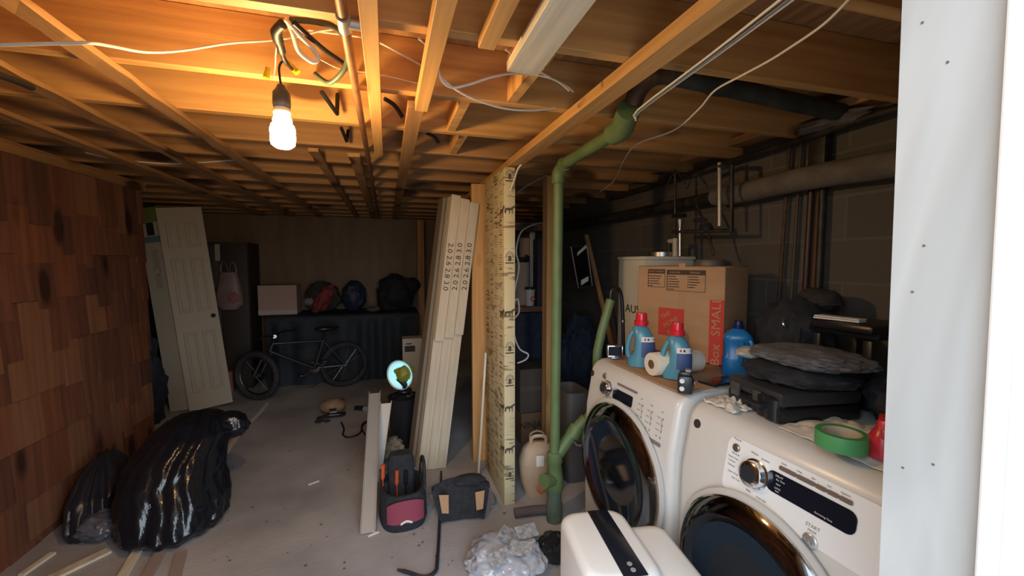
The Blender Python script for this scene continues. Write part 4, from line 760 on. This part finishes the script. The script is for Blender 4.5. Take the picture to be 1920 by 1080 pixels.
# ------------------------------------------------------------------ shelf behind the partition
SY = 3.55; s0 = A(950, 573, Y=SY); s1 = A(1042, 573, Y=SY)
t = thing('shelf_unit', 'dark wooden shelf unit behind the printed panel with cup and cartons', 'shelf', ((s0.x+s1.x)/2, SY+.15, 0))
hw_ = (s1.x-s0.x)/2; zs = s0.z
def shz(py): return A(1000, py, Y=SY).z
MB().box((0, 0, shz(573)-.03), (2*hw_, .34, .05), None, .003, 1).make('shelf_board', wood('shelf_wood', (.16, .075, .045), (.21, .10, .06), 'X'), t, 0)
MB().box((0, 0, shz(425)), (2*hw_, .34, .07), None, .003, 1).make('top_board', wood('shelf_wood', (.16, .075, .045), (.21, .10, .06), 'X'), t, 0)
for sx_ in (-1, 1): MB().box((sx_*(hw_-.02), .1, .92), (.035, .05, 1.84), None, .003, 1).make('upright', oldpine('Z'), t, 0)
MB().box((0, .165, 1.4), (2*hw_, .01, .75)).make('back_board', mat('shelf_back', (.05, .04, .035), .9), t, 0)
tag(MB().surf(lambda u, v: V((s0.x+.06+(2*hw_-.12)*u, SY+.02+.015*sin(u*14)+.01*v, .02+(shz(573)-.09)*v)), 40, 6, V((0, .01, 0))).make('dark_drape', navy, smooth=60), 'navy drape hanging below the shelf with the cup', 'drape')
zb = shz(573)-.005
p = A(995, 565, Y=SY+.03); t = thing('coffee_cup', 'white paper coffee cup with dark lid and red dot on the shelf', 'cup', (p.x, SY+.05, zb))
MB().lathe([(0, 0), (.037, 0), (.048, .15), (0, .15)], n=28).make('paper_cup', mat('cup_white', (.62, .58, .54), .5), t); MB().lathe([(0, .15), (.051, .15), (.051, .162), (.045, .172), (0, .172)], n=28).make('lid', mat('lid_dark', (.03, .022, .02), .4), t)
lab(MB().cyl((.012, -.038, .065), (.012, -.047, .066), .022, n=20).make('red_dot', red_pr, t), 'red round print'); MB().lathe([(.0, 0), (.009, 0), (.009, .002), (0, .002)], (.012, -.047, .066), (0, -1, 0), 16).make('dot_center', paper, t)
def sbox(label, px0, px1, py0, py1, Y, d, m, base=zb, name='shelf_carton'):
    a = A(px0, py0, Y=Y); b = A(px1, py1, Y=Y); return tag(MB().span((a.x, Y, base), (b.x, Y+d, a.z), .002).make(name, m, smooth=0), label, 'box')
sbox('dark box stacked right of the coffee cup at the shelf back', 1008, 1034, 448, 565, SY+.06, .12, mat('dark_box', (.05, .035, .05), .7))
sbox('wide grey box at the shelf left behind the white cord', 958, 992, 492, 565, SY+.1, .1, mat('grey_box', (.25, .22, .20), .7))
sbox('upright tan board behind the grey box on the shelf', 974, 992, 446, 565, SY+.22, .02, mat('tan_box', (.30, .22, .16), .7), name='shelf_board_offcut')
sbox('tall white strip box behind the coffee cup', 994, 1003, 435, 565, SY+.21, .02, mat('white_strip', (.5, .47, .42), .6))
sbox('white narrow carton in front of the dark box', 1003, 1012, 450, 565, SY+.18, .03, mat('white_carton', (.55, .52, .48), .6))
t = thing('glue_gun', 'black handled tool lying on the grey box', 'tool', (A(978, 490, Y=SY+.13).x, SY+.15, A(978, 492, Y=SY+.1).z+.001))
MB().box((0, 0, .025), (.16, .035, .045), None, .012).make('barrel', black_pl, t); MB().box((.05, 0, .035), (.04, .03, .07), M.Rotation(.5, 3, 'Y'), .008).make('grip', black_pl, t)
# ------------------------------------------------------------------ dark corner between pipe and boiler
t = thing('wall_mirror', 'black framed mirror tilted in the dark corner beyond the green pipe', 'mirror', A(1090, 475, Y=3.3))
Mp = lambda x, y: A(x, y, Y=3.3)-A(1090, 475, Y=3.3)
quad = [Mp(1070, 462), Mp(1100, 462), Mp(1110, 536), Mp(1084, 540)]
MB().loft([[q for q in quad], [q+V((0, .02, 0)) for q in quad]]).make('glass', mat('mirror_dark', (.02, .02, .024), .05, .6), t, 0)
for a, b in ((quad[0], quad[1]), (quad[1], quad[2]), (quad[2], quad[3]), (quad[3], quad[0])): MB().tube([a-V((0, .005, 0)), b-V((0, .005, 0))], .008, 6, 0).make('frame_bar', mat('dark_brass', (.10, .075, .05), .35, .6), t)
for pl_, q_ in (([(0, 0), (.085, .07), (.085, .10), (0, .03)], Mp(1081, 480)), ([(0, 0), (.07, .04), (.07, .08), (0, .045)], Mp(1088, 535))): lab(MB().prism(pl_, .004, q_-V((0, .012, 0)), (1, 0, 0), (0, 0, 1)).make('cream_strip', paper, t, 0), 'cream paper strip')
o = MB(); lean_board(o, A(1165, 720, Y=3.05)*1, A(1100, 440, Y=3.4), (1, 0, 0), (0, 1, 0), .035, .02)
t_ = o.make('dark_batten', oldpine('Z'), smooth=0); tag(t_, 'dark batten leaning beside the black framed mirror', 'batten')
tag(MB().blob((1.70, 3.45, .42), (.24, .22, .55), .15, 1.6, 4, 51, .002, .3).make('dark_coat_heap', navy), 'dark heap of coats below the black framed mirror', 'clothes')
t = thing('grey_storage_bin', 'grey plastic bin on the floor behind the upright green pipe', 'bin', (1.22, 2.62, 0)); MB().loft([oval(.08, .13, 0, .4), oval(.085, .14, .62, .4), oval(.075, .13, .62, .4), oval(.07, .12, .03, .4)]).make('bin_body', mat('bin_grey', (.085, .085, .09), .6), t, 50)
MB().tube([(-.06, -.145, .35), (-.03, -.16, .28), (.03, -.16, .28), (.06, -.145, .35)], .008, 8, 3).make('handle', grey_pl, t)
t = thing('drain_hose', 'black washer hose hooked into the green standpipe', 'hose', (1.28, 2.16, 0))
h0 = G(A(1145, 562, Y=2.13))+V((.905, 2.155, 0))-V((1.28, 2.16, 0))
MB().tube([h0-V((0, 0, .06)), h0+V((0, 0, .04)), h0+V((.03, 0, .07)), h0+V((.07, .01, .04)), h0+V((.085, .01, -.06)), h0+V((.095, .01, -.3)), h0+V((.10, .01, -.6))], .011, 10, 5).make('hose', black_pl, t)
lab(MB().cyl(h0+V((.088, .01, -.12)), h0+V((.09, .01, -.135)), .014).make('hose_clamp', chrome, t), 'shiny hose clamp')

# ------------------------------------------------------------------ left: bags, boards on the floor
def trash(label, c, rings, seed, pleat, m, tail=None, name='trash_bag'):
    t = thing(name, label, 'bag', c); n = 120; R = []
    for i, (z, rx, ry, ox, oy) in enumerate(rings): R.append((z, rx, ry, ox, oy))
    out = []; S = 8
    for i in range(len(R)-1):
        for k in range(S):
            f = k/S; f = f; out.append(tuple(a+(b-a)*f for a, b in zip(R[i], R[i+1])))
    out.append(R[-1]); rg = []
    for z, rx, ry, ox, oy in out:
        r = []
        for j in range(n):
            a = 2*pi*j/n; ph = noise.noise(V((cos(a)*2, sin(a)*2, z*1.5+seed)))*2.5
            d = 1 + pleat*(abs(sin(a*7+ph+z*1.2))**.6-.6) + .10*noise.fractal(V((cos(a)*1.7, sin(a)*1.7, z*3.2+seed)), 1, 2, 4) + .05*abs(noise.noise(V((cos(a)*6, sin(a)*6, z*7+seed)))) + .035*(abs(noise.noise(V((cos(a)*9+z*4, sin(a)*9, z*12+seed))))**.5-.4)
            r.append(V((ox+rx*cos(a)*d, oy+ry*sin(a)*d, max(0.002, z+.015*noise.noise(V((cos(a)*3, sin(a)*3, seed+z)))))))
        rg.append(r)
    MB().loft(rg).make('bag_film', m, t, 70)
    if tail: tail(t)
    return t
bagm = mat('shiny_black_film', (.008, .010, .015), .2, bump=.4, scale=16, stretch=(1, 1, .35))
trash('large shiny black trash bag slumped before the shingled wall', (-1.20, 2.76, 0), [(.002, .21, .20, .03, -.04), (.05, .25, .25, .03, -.04), (.16, .255, .25, .02, 0), (.28, .24, .24, -.01, .05), (.38, .22, .23, .0, .11), (.47, .20, .19, .04, .17), (.54, .14, .13, .06, .21), (.57, .03, .03, .07, .22)], 3, .085, bagm,
      lambda t: MB().blob((.20, .24, .46), (.13, .10, .09), .15, 1.8, 4, 8, None, .15).make('tied_neck', bagm, t))
trash('low crumpled dark bag wedged between the wall and the large trash bag', (-1.60, 2.90, 0), [(.002, .10, .20, 0, 0), (.06, .12, .22, 0, 0), (.18, .11, .2, -.02, .05), (.28, .08, .15, -.04, .12), (.34, .03, .06, -.05, .15)], 9, .12, mat('dull_black_film', (.02, .02, .026), .3, bump=.3, scale=12))
tag(MB().blob(A(190, 1008, z=0)+V((0, .02, .06)), (.12, .10, .075), .16, 2.1, 4, 33, .002, .28).make('clear_plastic_wad', mat('grey_film', (.10, .10, .125), .2, bump=.4, scale=10)), 'crumpled grey plastic wrap in front of the low dark bag', 'plastic wrap')
for k, (a, b, wd, m, l) in enumerate(((A(205, 1035, z=.0), A(88, 1092, z=.0), .055, whitewood('Y'), 'widest pale lath on the floor in front of the black bags'), (A(258, 1036, z=.0), A(222, 1098, z=.0), .045, whitewood('Y'), 'pale lath second from the shingled wall side'), (A(300, 1040, z=0), A(268, 1098, z=0), .05, mat('pinkish_board', (.33, .26, .23), .8), 'pinkish board strip in front of the large trash bag'), (A(340, 1040, z=0), A(325, 1098, z=0), .05, mat('pinkish_board', (.33, .26, .23), .8), 'pinkish strip at the right end of the floor laths'), (A(100, 1040, z=0), A(40, 1082, z=0), .03, whitewood('Y'), 'narrow pale lath touching the shingled wall'))):
    d = (b-a); d.z = 0; L_ = d.length; an = math.atan2(d.x, -d.y)
    tag(MB().box(((a+b)/2)+V((0, 0, .009)), (wd, L_, .014), M.Rotation(an, 3, 'Z'), .001, 1).make('floor_lath', m, smooth=0), l, 'lath')
# debris
for k, (x, y, a, s_, c, l) in enumerate(((588, 906, .5, (.07, .014, .006), paper, 'white splinter of trim lying alone mid-floor'), (700, 1002, .4, (.06, .015, .006), paper, 'pale splinter by the tool bag'), (595, 722, 1.2, (.3, .03, .012), mat('dull_stick', (.2, .17, .15), .9), 'dull stick lying before the bike'))):
    tag(MB().box(A(x, y, z=0)+V((0, 0, s_[2]/2+.0005)), s_, M.Rotation(a, 3, 'Z'), .001, 1).make('wood_splinter', c, smooth=0), l, 'debris')
random.seed(4); sc_ = MB()
for k in range(60):
    p = A(random.uniform(400, 1000), random.uniform(820, 1070), z=0); r = random.uniform(.003, .007); sc_.blob(p+V((0, 0, r*.5)), (r*1.4, r, r*.6), .2, 3, 1, k)
o = sc_.make('floor_grit', mat('grit', (.12, .1, .09), .9)); tag(o, 'dark crumbs and grit scattered over the concrete floor', 'grit', kind='stuff')

# ------------------------------------------------------------------ back left: white door, carton, cabinet
Mb = V((-1.90, 4.80, .004)); fr_ = V((.955, .29, 0)).normalized(); ln = V((-.235, .10, 2.0)); axd = ln.normalized()
fr_ = (fr_-axd*fr_.dot(axd)).normalized(); nd = axd.cross(fr_); nd = nd if nd.y > 0 else -nd     # nd points away from the doorway
t = thing('panel_door', 'white six-panel interior door leaning in the back left corner', 'door', Mb)
W_ = .36; dm = mat('door_white', (.42, .37, .29), .6)
lb_ = MB(); lb_.loft([[fr_*a+nd*b+axd*z for a, b in ((0, 0), (W_, 0), (W_, .04), (0, .04))] for z in (0, 2.03)]); lb_.make('slab', dm, t, 0)
pn = MB()
for z0, z1 in ((.18, .78), (.98, 1.52), (1.63, 1.88)):
    for a0, a1 in ((.05, .16), (.20, .31)):
        rr = [[fr_*a+axd*z-nd*d for a, z in ((a0+i_, z0+i_), (a1-i_, z0+i_), (a1-i_, z1-i_), (a0+i_, z1-i_))] for i_, d in ((0, 0), (.006, .006), (.016, .006), (.026, .001), (.034, .004))]
        pn.loft(rr)
pn.make('raised_panels', dm, t, 0)
MB().cyl(fr_*(W_-.045)+axd*.92-nd*.001, fr_*(W_-.045)+axd*.92+nd*-.008, .022).make('bore_hole', mat('hole_dark', (.02, .018, .015), .9), t)
MB().loft([[fr_*a-nd*b+axd*z for a, b in ((0, 0), (.012, 0), (.012, .004), (0, .004))] for z in (0, 2.03)]).make('edge_strip', dm, t, 0)
e0 = (-fr_*cos(rad(32))+nd*sin(rad(32))).normalized(); en = axd.cross(e0); en = en if en.y < 0 else -en
t = thing('door_carton', 'long white printed carton leaning along the six-panel door, green bag on top', 'carton', Mb+V((-.022, .022, 0)))
pw = .17
MB().loft([[axd*z + e0*a - en*b for a, b in ((0, 0), (pw, 0), (pw, .05), (0, .05))] for z in (.02, 2.03)]).make('carton_body', mat('carton_offwhite', (.44, .40, .32), .7), t, 0)
nn = en
pr = MB(); random.seed(3)
for k in range(24):
    z = 1.62-.016*k
    if 10 < k < 15: continue
    pr.loft([[axd*zz+e0*a+nn*(.0505 if False else .001) for a, zz in ((.03, z), (.03+random.uniform(.04, .075), z), (.09, z+.006), (.03, z+.006))], [axd*zz+e0*a+nn*.002 for a, zz in ((.03, z), (.09, z), (.09, z+.006), (.03, z+.006))]])
pr.tube([axd*(1.42+.035*sin(a))+e0*(.065+.03*cos(a))+nn*.002 for a in [rad(k*24) for k in range(13)]], .004, 5, 0)
pr.make('grey_printing', mat('grey_ink', (.2, .19, .17), .8), t, 0)
lab(MB().loft([[axd*z+e0*a+nn*b for a, b in ((-.01, .006), (pw+.01, .006), (pw+.01, -.055), (-.01, -.055))] for z in (1.90, 2.04)]).make('green_sleeve', mat('olive_green', (.16, .19, .05), .7), t, 0), 'olive green sleeve')
lab(MB().loft([[axd*z+e0*a+nn*b for a, b in ((-.008, .006), (pw+.008, .006), (pw+.008, -.054), (-.008, -.054))] for z in (1.70, 1.76)]).make('teal_band', mat('teal_band', (.10, .19, .2), .7), t, 0), 'teal band')
lab(MB().loft([[axd*z+e0*a+nn*b for a, b in ((.03, .002), (.095, .002), (.095, .008), (.03, .008))] for z in (1.77, 1.895)]).make('dark_label', ink, t, 0), 'dark square label')
tag(MB().blob((-2.16, 4.5, .33), (.16, .3, .5), .25, 2, 4, 61, .002, .4).make('dark_clothes_pile', navy), 'dark blue pile stuffed behind the end of the shingled wall', 'clothes')
a = A(388, 455, Y=5.5); b = A(470, 455, Y=5.5)
t = thing('tall_cabinet', 'dark tall cabinet behind the six-panel door', 'cabinet', ((a.x+b.x)/2-.1, 5.75, 0))
cw = (b.x-a.x)+.12
MB().box((0, 0, .86), (cw, .45, 1.72), None, .006).make('carcass', mat('cabinet_dark', (.03, .022, .018), .7), t)
MB().box((-cw/4, -.235, .9), (cw/2-.01, .02, 1.55), None, .003).make('door_leaf', mat('cabinet_door', (.034, .025, .02), .65), t); MB().box((cw/4, -.235, .9), (cw/2-.01, .02, 1.55), None, .003).make('door_leaf', mat('cabinet_door', (.034, .025, .02), .65), t)
lab(MB().box((-.02, -.247, 1.6), (.05, .004, .19), None, .001).make('paper_note', mat('note_paper', (.3, .28, .2), .8), t, 0), 'pale paper note')
p = A(432, 580, Y=5.43); t = thing('pink_shopping_bag', 'pale pink plastic bag hanging on the dark tall cabinet', 'bag', (p.x, 5.43, p.z))
pk = mat('pale_pink_film', (.17, .11, .105), .5, 0, (.22, .15, .14), 8, bump=.4)
MB().loft([oval(.09, .05, 0, .8), oval(.14, .06, .06, .8), oval(.13, .06, .2, .8), oval(.10, .05, .34, .8), oval(.085, .03, .42, .8)]).make('bag_film', pk, t, 60)
for sx_ in (-1, 1): MB().tube([(sx_*.075, 0, .41), (sx_*.07, -.005, .5), (sx_*.035, -.01, .54), (sx_*.01, -.005, .47), (sx_*.015, 0, .41)], .012, 8, 4, flat=.5).make('handle', pk, t)
MB().blob((.05, -.045, .13), (.06, .03, .07), .2, 2, 3, 5).make('pink_contents', mat('pink_contents', (.26, .10, .09), .7), t)
p = A(432, 724, z=0); tag(MB().box((p.x-.0, p.y-.2, .12), (.2, .18, .24), M.Rotation(.2, 3, 'Z'), .01).make('red_crate', mat('brick_red', (.28, .10, .08), .7)), 'faded red crate on the floor right of the white door', 'crate')
# draped table with things on it
TX0, TX1, TY0, TZ = A(497, 590, Y=5.5).x, A(784, 590, Y=5.5).x, 5.5, .84
t = thing('draped_table', 'long table covered to the floor by a black tarp at the back wall', 'table', ((TX0+TX1)/2, 5.84, 0))
tw = (TX1-TX0)/2
MB().box((0, 0, TZ-.02), (2*tw-.04, .64, .03)).make('tabletop', oldpine('X'), t, 0)
for sx_ in (-1, 1):
    for sy in (-1, 1): MB().box((sx_*(tw-.1), sy*.26, TZ/2-.02), (.05, .05, TZ-.05)).make('leg', oldpine('Z'), t, 0)
def drape(u, v):
    s_ = v*1.5
    if s_ < .64: yy, zz = .31-s_, TZ+.004
    else: yy, zz = -.335-.02*(s_-.64), TZ-(s_-.64)
    return V(((u-.5)*2*tw, yy+(.018*sin(u*40+2*sin(u*9)) if s_ > .7 else 0), max(zz+.006*noise.noise(V((u*20, v*8, 0))), .01)))
MB().surf(drape, 140, 40, V((0, -.004, -.002))).make('tarp', mat('black_tarp', (.012, .018, .026), .7, 0, (.016, .026, .036), 3), t, 60)
def back(px, Y, z=TZ+.012): return V((A(px, 560, Y=Y).x, Y, z))
b = back(526, 5.75); t = thing('white_carton', 'pinkish white carton on the tarp-covered table', 'box', b)
MB().box((0, 0, .18), (.42, .3, .36), None, .004, 1).make('carton', mat('pinkish_white', (.40, .28, .25), .8), t, 0); MB().box((0, -.151, .035), (.42, .002, .05)).make('pale_strip', mat('strip_pale', (.45, .40, .38), .7), t, 0); MB().box((0, 0, .361), (.42, .05, .001)).make('packing_tape', mat('old_tape', (.14, .11, .085), .4), t, 0)
b = back(608, 5.82); t = thing('red_sack', 'dark bag with a red bundle leaning on the covered table', 'bag', b)
MB().blob((-.02, .06, .18), (.21, .15, .21), .12, 1.8, 4, 71, .002, .2).make('dark_bag', mat('dark_olive', (.03, .03, .022), .8), t); lab(MB().blob((0, -.06, .16), (.09, .09, .20), .2, 2, 4, 72, .002, .25, M.Rotation(.55, 3, 'Y')).make('red_bundle', mat('bundle_red', (.20, .03, .03), .7), t), 'red bundle')
lab(MB().blob((-.17, -.05, .14), (.06, .05, .05), .3, 2, 3, 73).make('white_wad', mat('dim_white', (.22, .2, .19), .7), t), 'whitish wad')
b = back(664, 5.8); tag(MB().blob(b+V((0, 0, .19)), (.15, .14, .21), .1, 1.7, 4, 75, b.z+.001, .2).make('navy_duffel', mat('navy_nylon', (.015, .024, .05), .6)), 'navy blue bag between the red bundle and the black jacket', 'bag')
b = back(742, 5.8); t = thing('black_jacket', 'black padded jacket slumped at the right end of the table', 'jacket', b)
MB().blob((0, 0, .21), (.25, .17, .27), .15, 1.6, 4, 78, .002, .2).make('jacket_body', mat('jet_fabric', (.008, .009, .012), .8), t); MB().blob((.2, -.03, .33), (.13, .09, .10), .15, 1.8, 3, 79).make('hood', mat('jet_fabric', (.008, .009, .012), .8), t)
b = back(700, 5.68); tag(MB().blob(b+V((0, 0, .03)), (.09, .06, .035), .3, 2, 3, 81, b.z, .3).make('rag_bundle', mat('dim_rag', (.10, .09, .08), .9)), 'pale rag in front of the black padded jacket', 'rag')
# bicycle
P0 = V((-1.36, 5.02, 0)); P1 = V((-.50, 5.28, 0)); dirb = (P0-P1).normalized(); R_ = .27
t = thing('bicycle', 'dark kids mountain bike standing in front of the covered table', 'bicycle', (P0+P1)/2, math.atan2(dirb.y, dirb.x))
L_ = (P0-P1).length/2
tyre = mat('tyre_rubber', (.022, .02, .024), .7, 0, (.045, .04, .045), 40, bump=.5)
def wheel(x, turn, fat):
    g = MB(); Rz = M.Rotation(turn, 3, 'Z'); pts = [V((x, 0, R_)) + Rz @ V(((R_-fat)*cos(a), 0, (R_-fat)*sin(a))) for a in [2*pi*k/40 for k in range(40)]]
    o = MB().tube(pts, fat, 10, 0, True).make('tyre', tyre, t)
    MB().tube([V((x, 0, R_)) + Rz @ V(((R_-2*fat)*cos(a), 0, (R_-2*fat)*sin(a))) for a in [2*pi*k/40 for k in range(40)]], .009, 6, 0, True).make('rim', mat('rim_dull', (.25, .25, .26), .25, 1), o)
    s_ = MB()
    for k in range(14):
        a = 2*pi*k/14; s_.tube([V((x, 0, R_))+Rz @ V((0, .02*(1 if k % 2 else -1), 0)), V((x, 0, R_))+Rz @ V(((R_-2*fat)*cos(a), 0, (R_-2*fat)*sin(a)))], .0016, 4, 0)
    s_.cyl(V((x, 0, R_))+Rz @ V((0, -.045, 0)), V((x, 0, R_))+Rz @ V((0, .045, 0)), .016); s_.make('spokes', steel, o)
wheel(L_, rad(-42), .034); wheel(-L_, 0, .024)
fm = mat('frame_grey', (.05, .053, .06), .35, .5); bb = V((-.12, 0, .27)); hd1 = V((L_-.16, 0, .60)); hd0 = V((L_-.13, 0, .52)); st_ = V((-.22, 0, .58))
f = MB(); f.tube([bb, hd0], .02, 10, 0); f.tube([st_, hd1], .016, 10, 0); f.tube([bb, st_], .016, 10, 0); f.tube([bb, V((-L_, .04, R_))], .01, 8, 0); f.tube([bb, V((-L_, -.04, R_))], .01, 8, 0); f.tube([st_, V((-L_, .04, R_))], .009, 8, 0); f.tube([st_, V((-L_, -.04, R_))], .009, 8, 0); f.tube([hd0, hd1], .021, 10, 0); f.make('frame', fm, t)
Rz = M.Rotation(rad(-42), 3, 'Z')
fk = MB()
for sy in (-.055, .055): fk.tube([hd0+Rz @ V((.01, sy, 0)), V((L_, 0, R_))+Rz @ V((0, sy, 0))], .012, 8, 0)
fk.tube([hd0+Rz @ V((.01, -.055, 0)), hd0+Rz @ V((.01, .055, 0))], .013, 8, 0); fk.make('fork', black_pl, t)
hb = MB(); hc = hd1+V((-.02, 0, .08)); hb.tube([hd1, hc], .014, 8, 0); hb.tube([hc+Rz @ V((-.06, -.27, .03)), hc+Rz @ V((0, -.12, .03)), hc, hc+Rz @ V((0, .12, .03)), hc+Rz @ V((-.06, .27, .03))], .011, 8, 3); hb.make('handlebar', black_pl, t)
lab(MB().cyl(hc+V((0, -.02, .0)), hc+V((0, .02, .0)), .02).make('stem_clamp', chrome, t), 'chrome stem clamp')
MB().tube([st_, st_+V((-.03, 0, .12))], .012, 8, 0).make('seat_post', chrome, t); MB().blob(st_+V((-.04, 0, .14)), (.13, .06, .03), .1, 1.5, 3, 3).make('saddle', black_pl, t)
ck = MB(); ck.lathe([(0, 0), (.07, 0), (.07, .005), (0, .005)], bb+V((0, -.045, 0)), (0, -1, 0), 28); ck.tube([bb+V((0, -.06, 0)), bb+V((.11, -.065, -.09))], .009, 6, 0); ck.tube([bb+V((0, .05, 0)), bb+V((-.11, .055, .09))], .009, 6, 0); ck.make('crankset', chrome, t)
for s_ in (1, -1): MB().box(bb+V((.11*s_, -.10*s_, -.09*s_)), (.08, .07, .018), None, .004).make('pedal', black_pl, t)
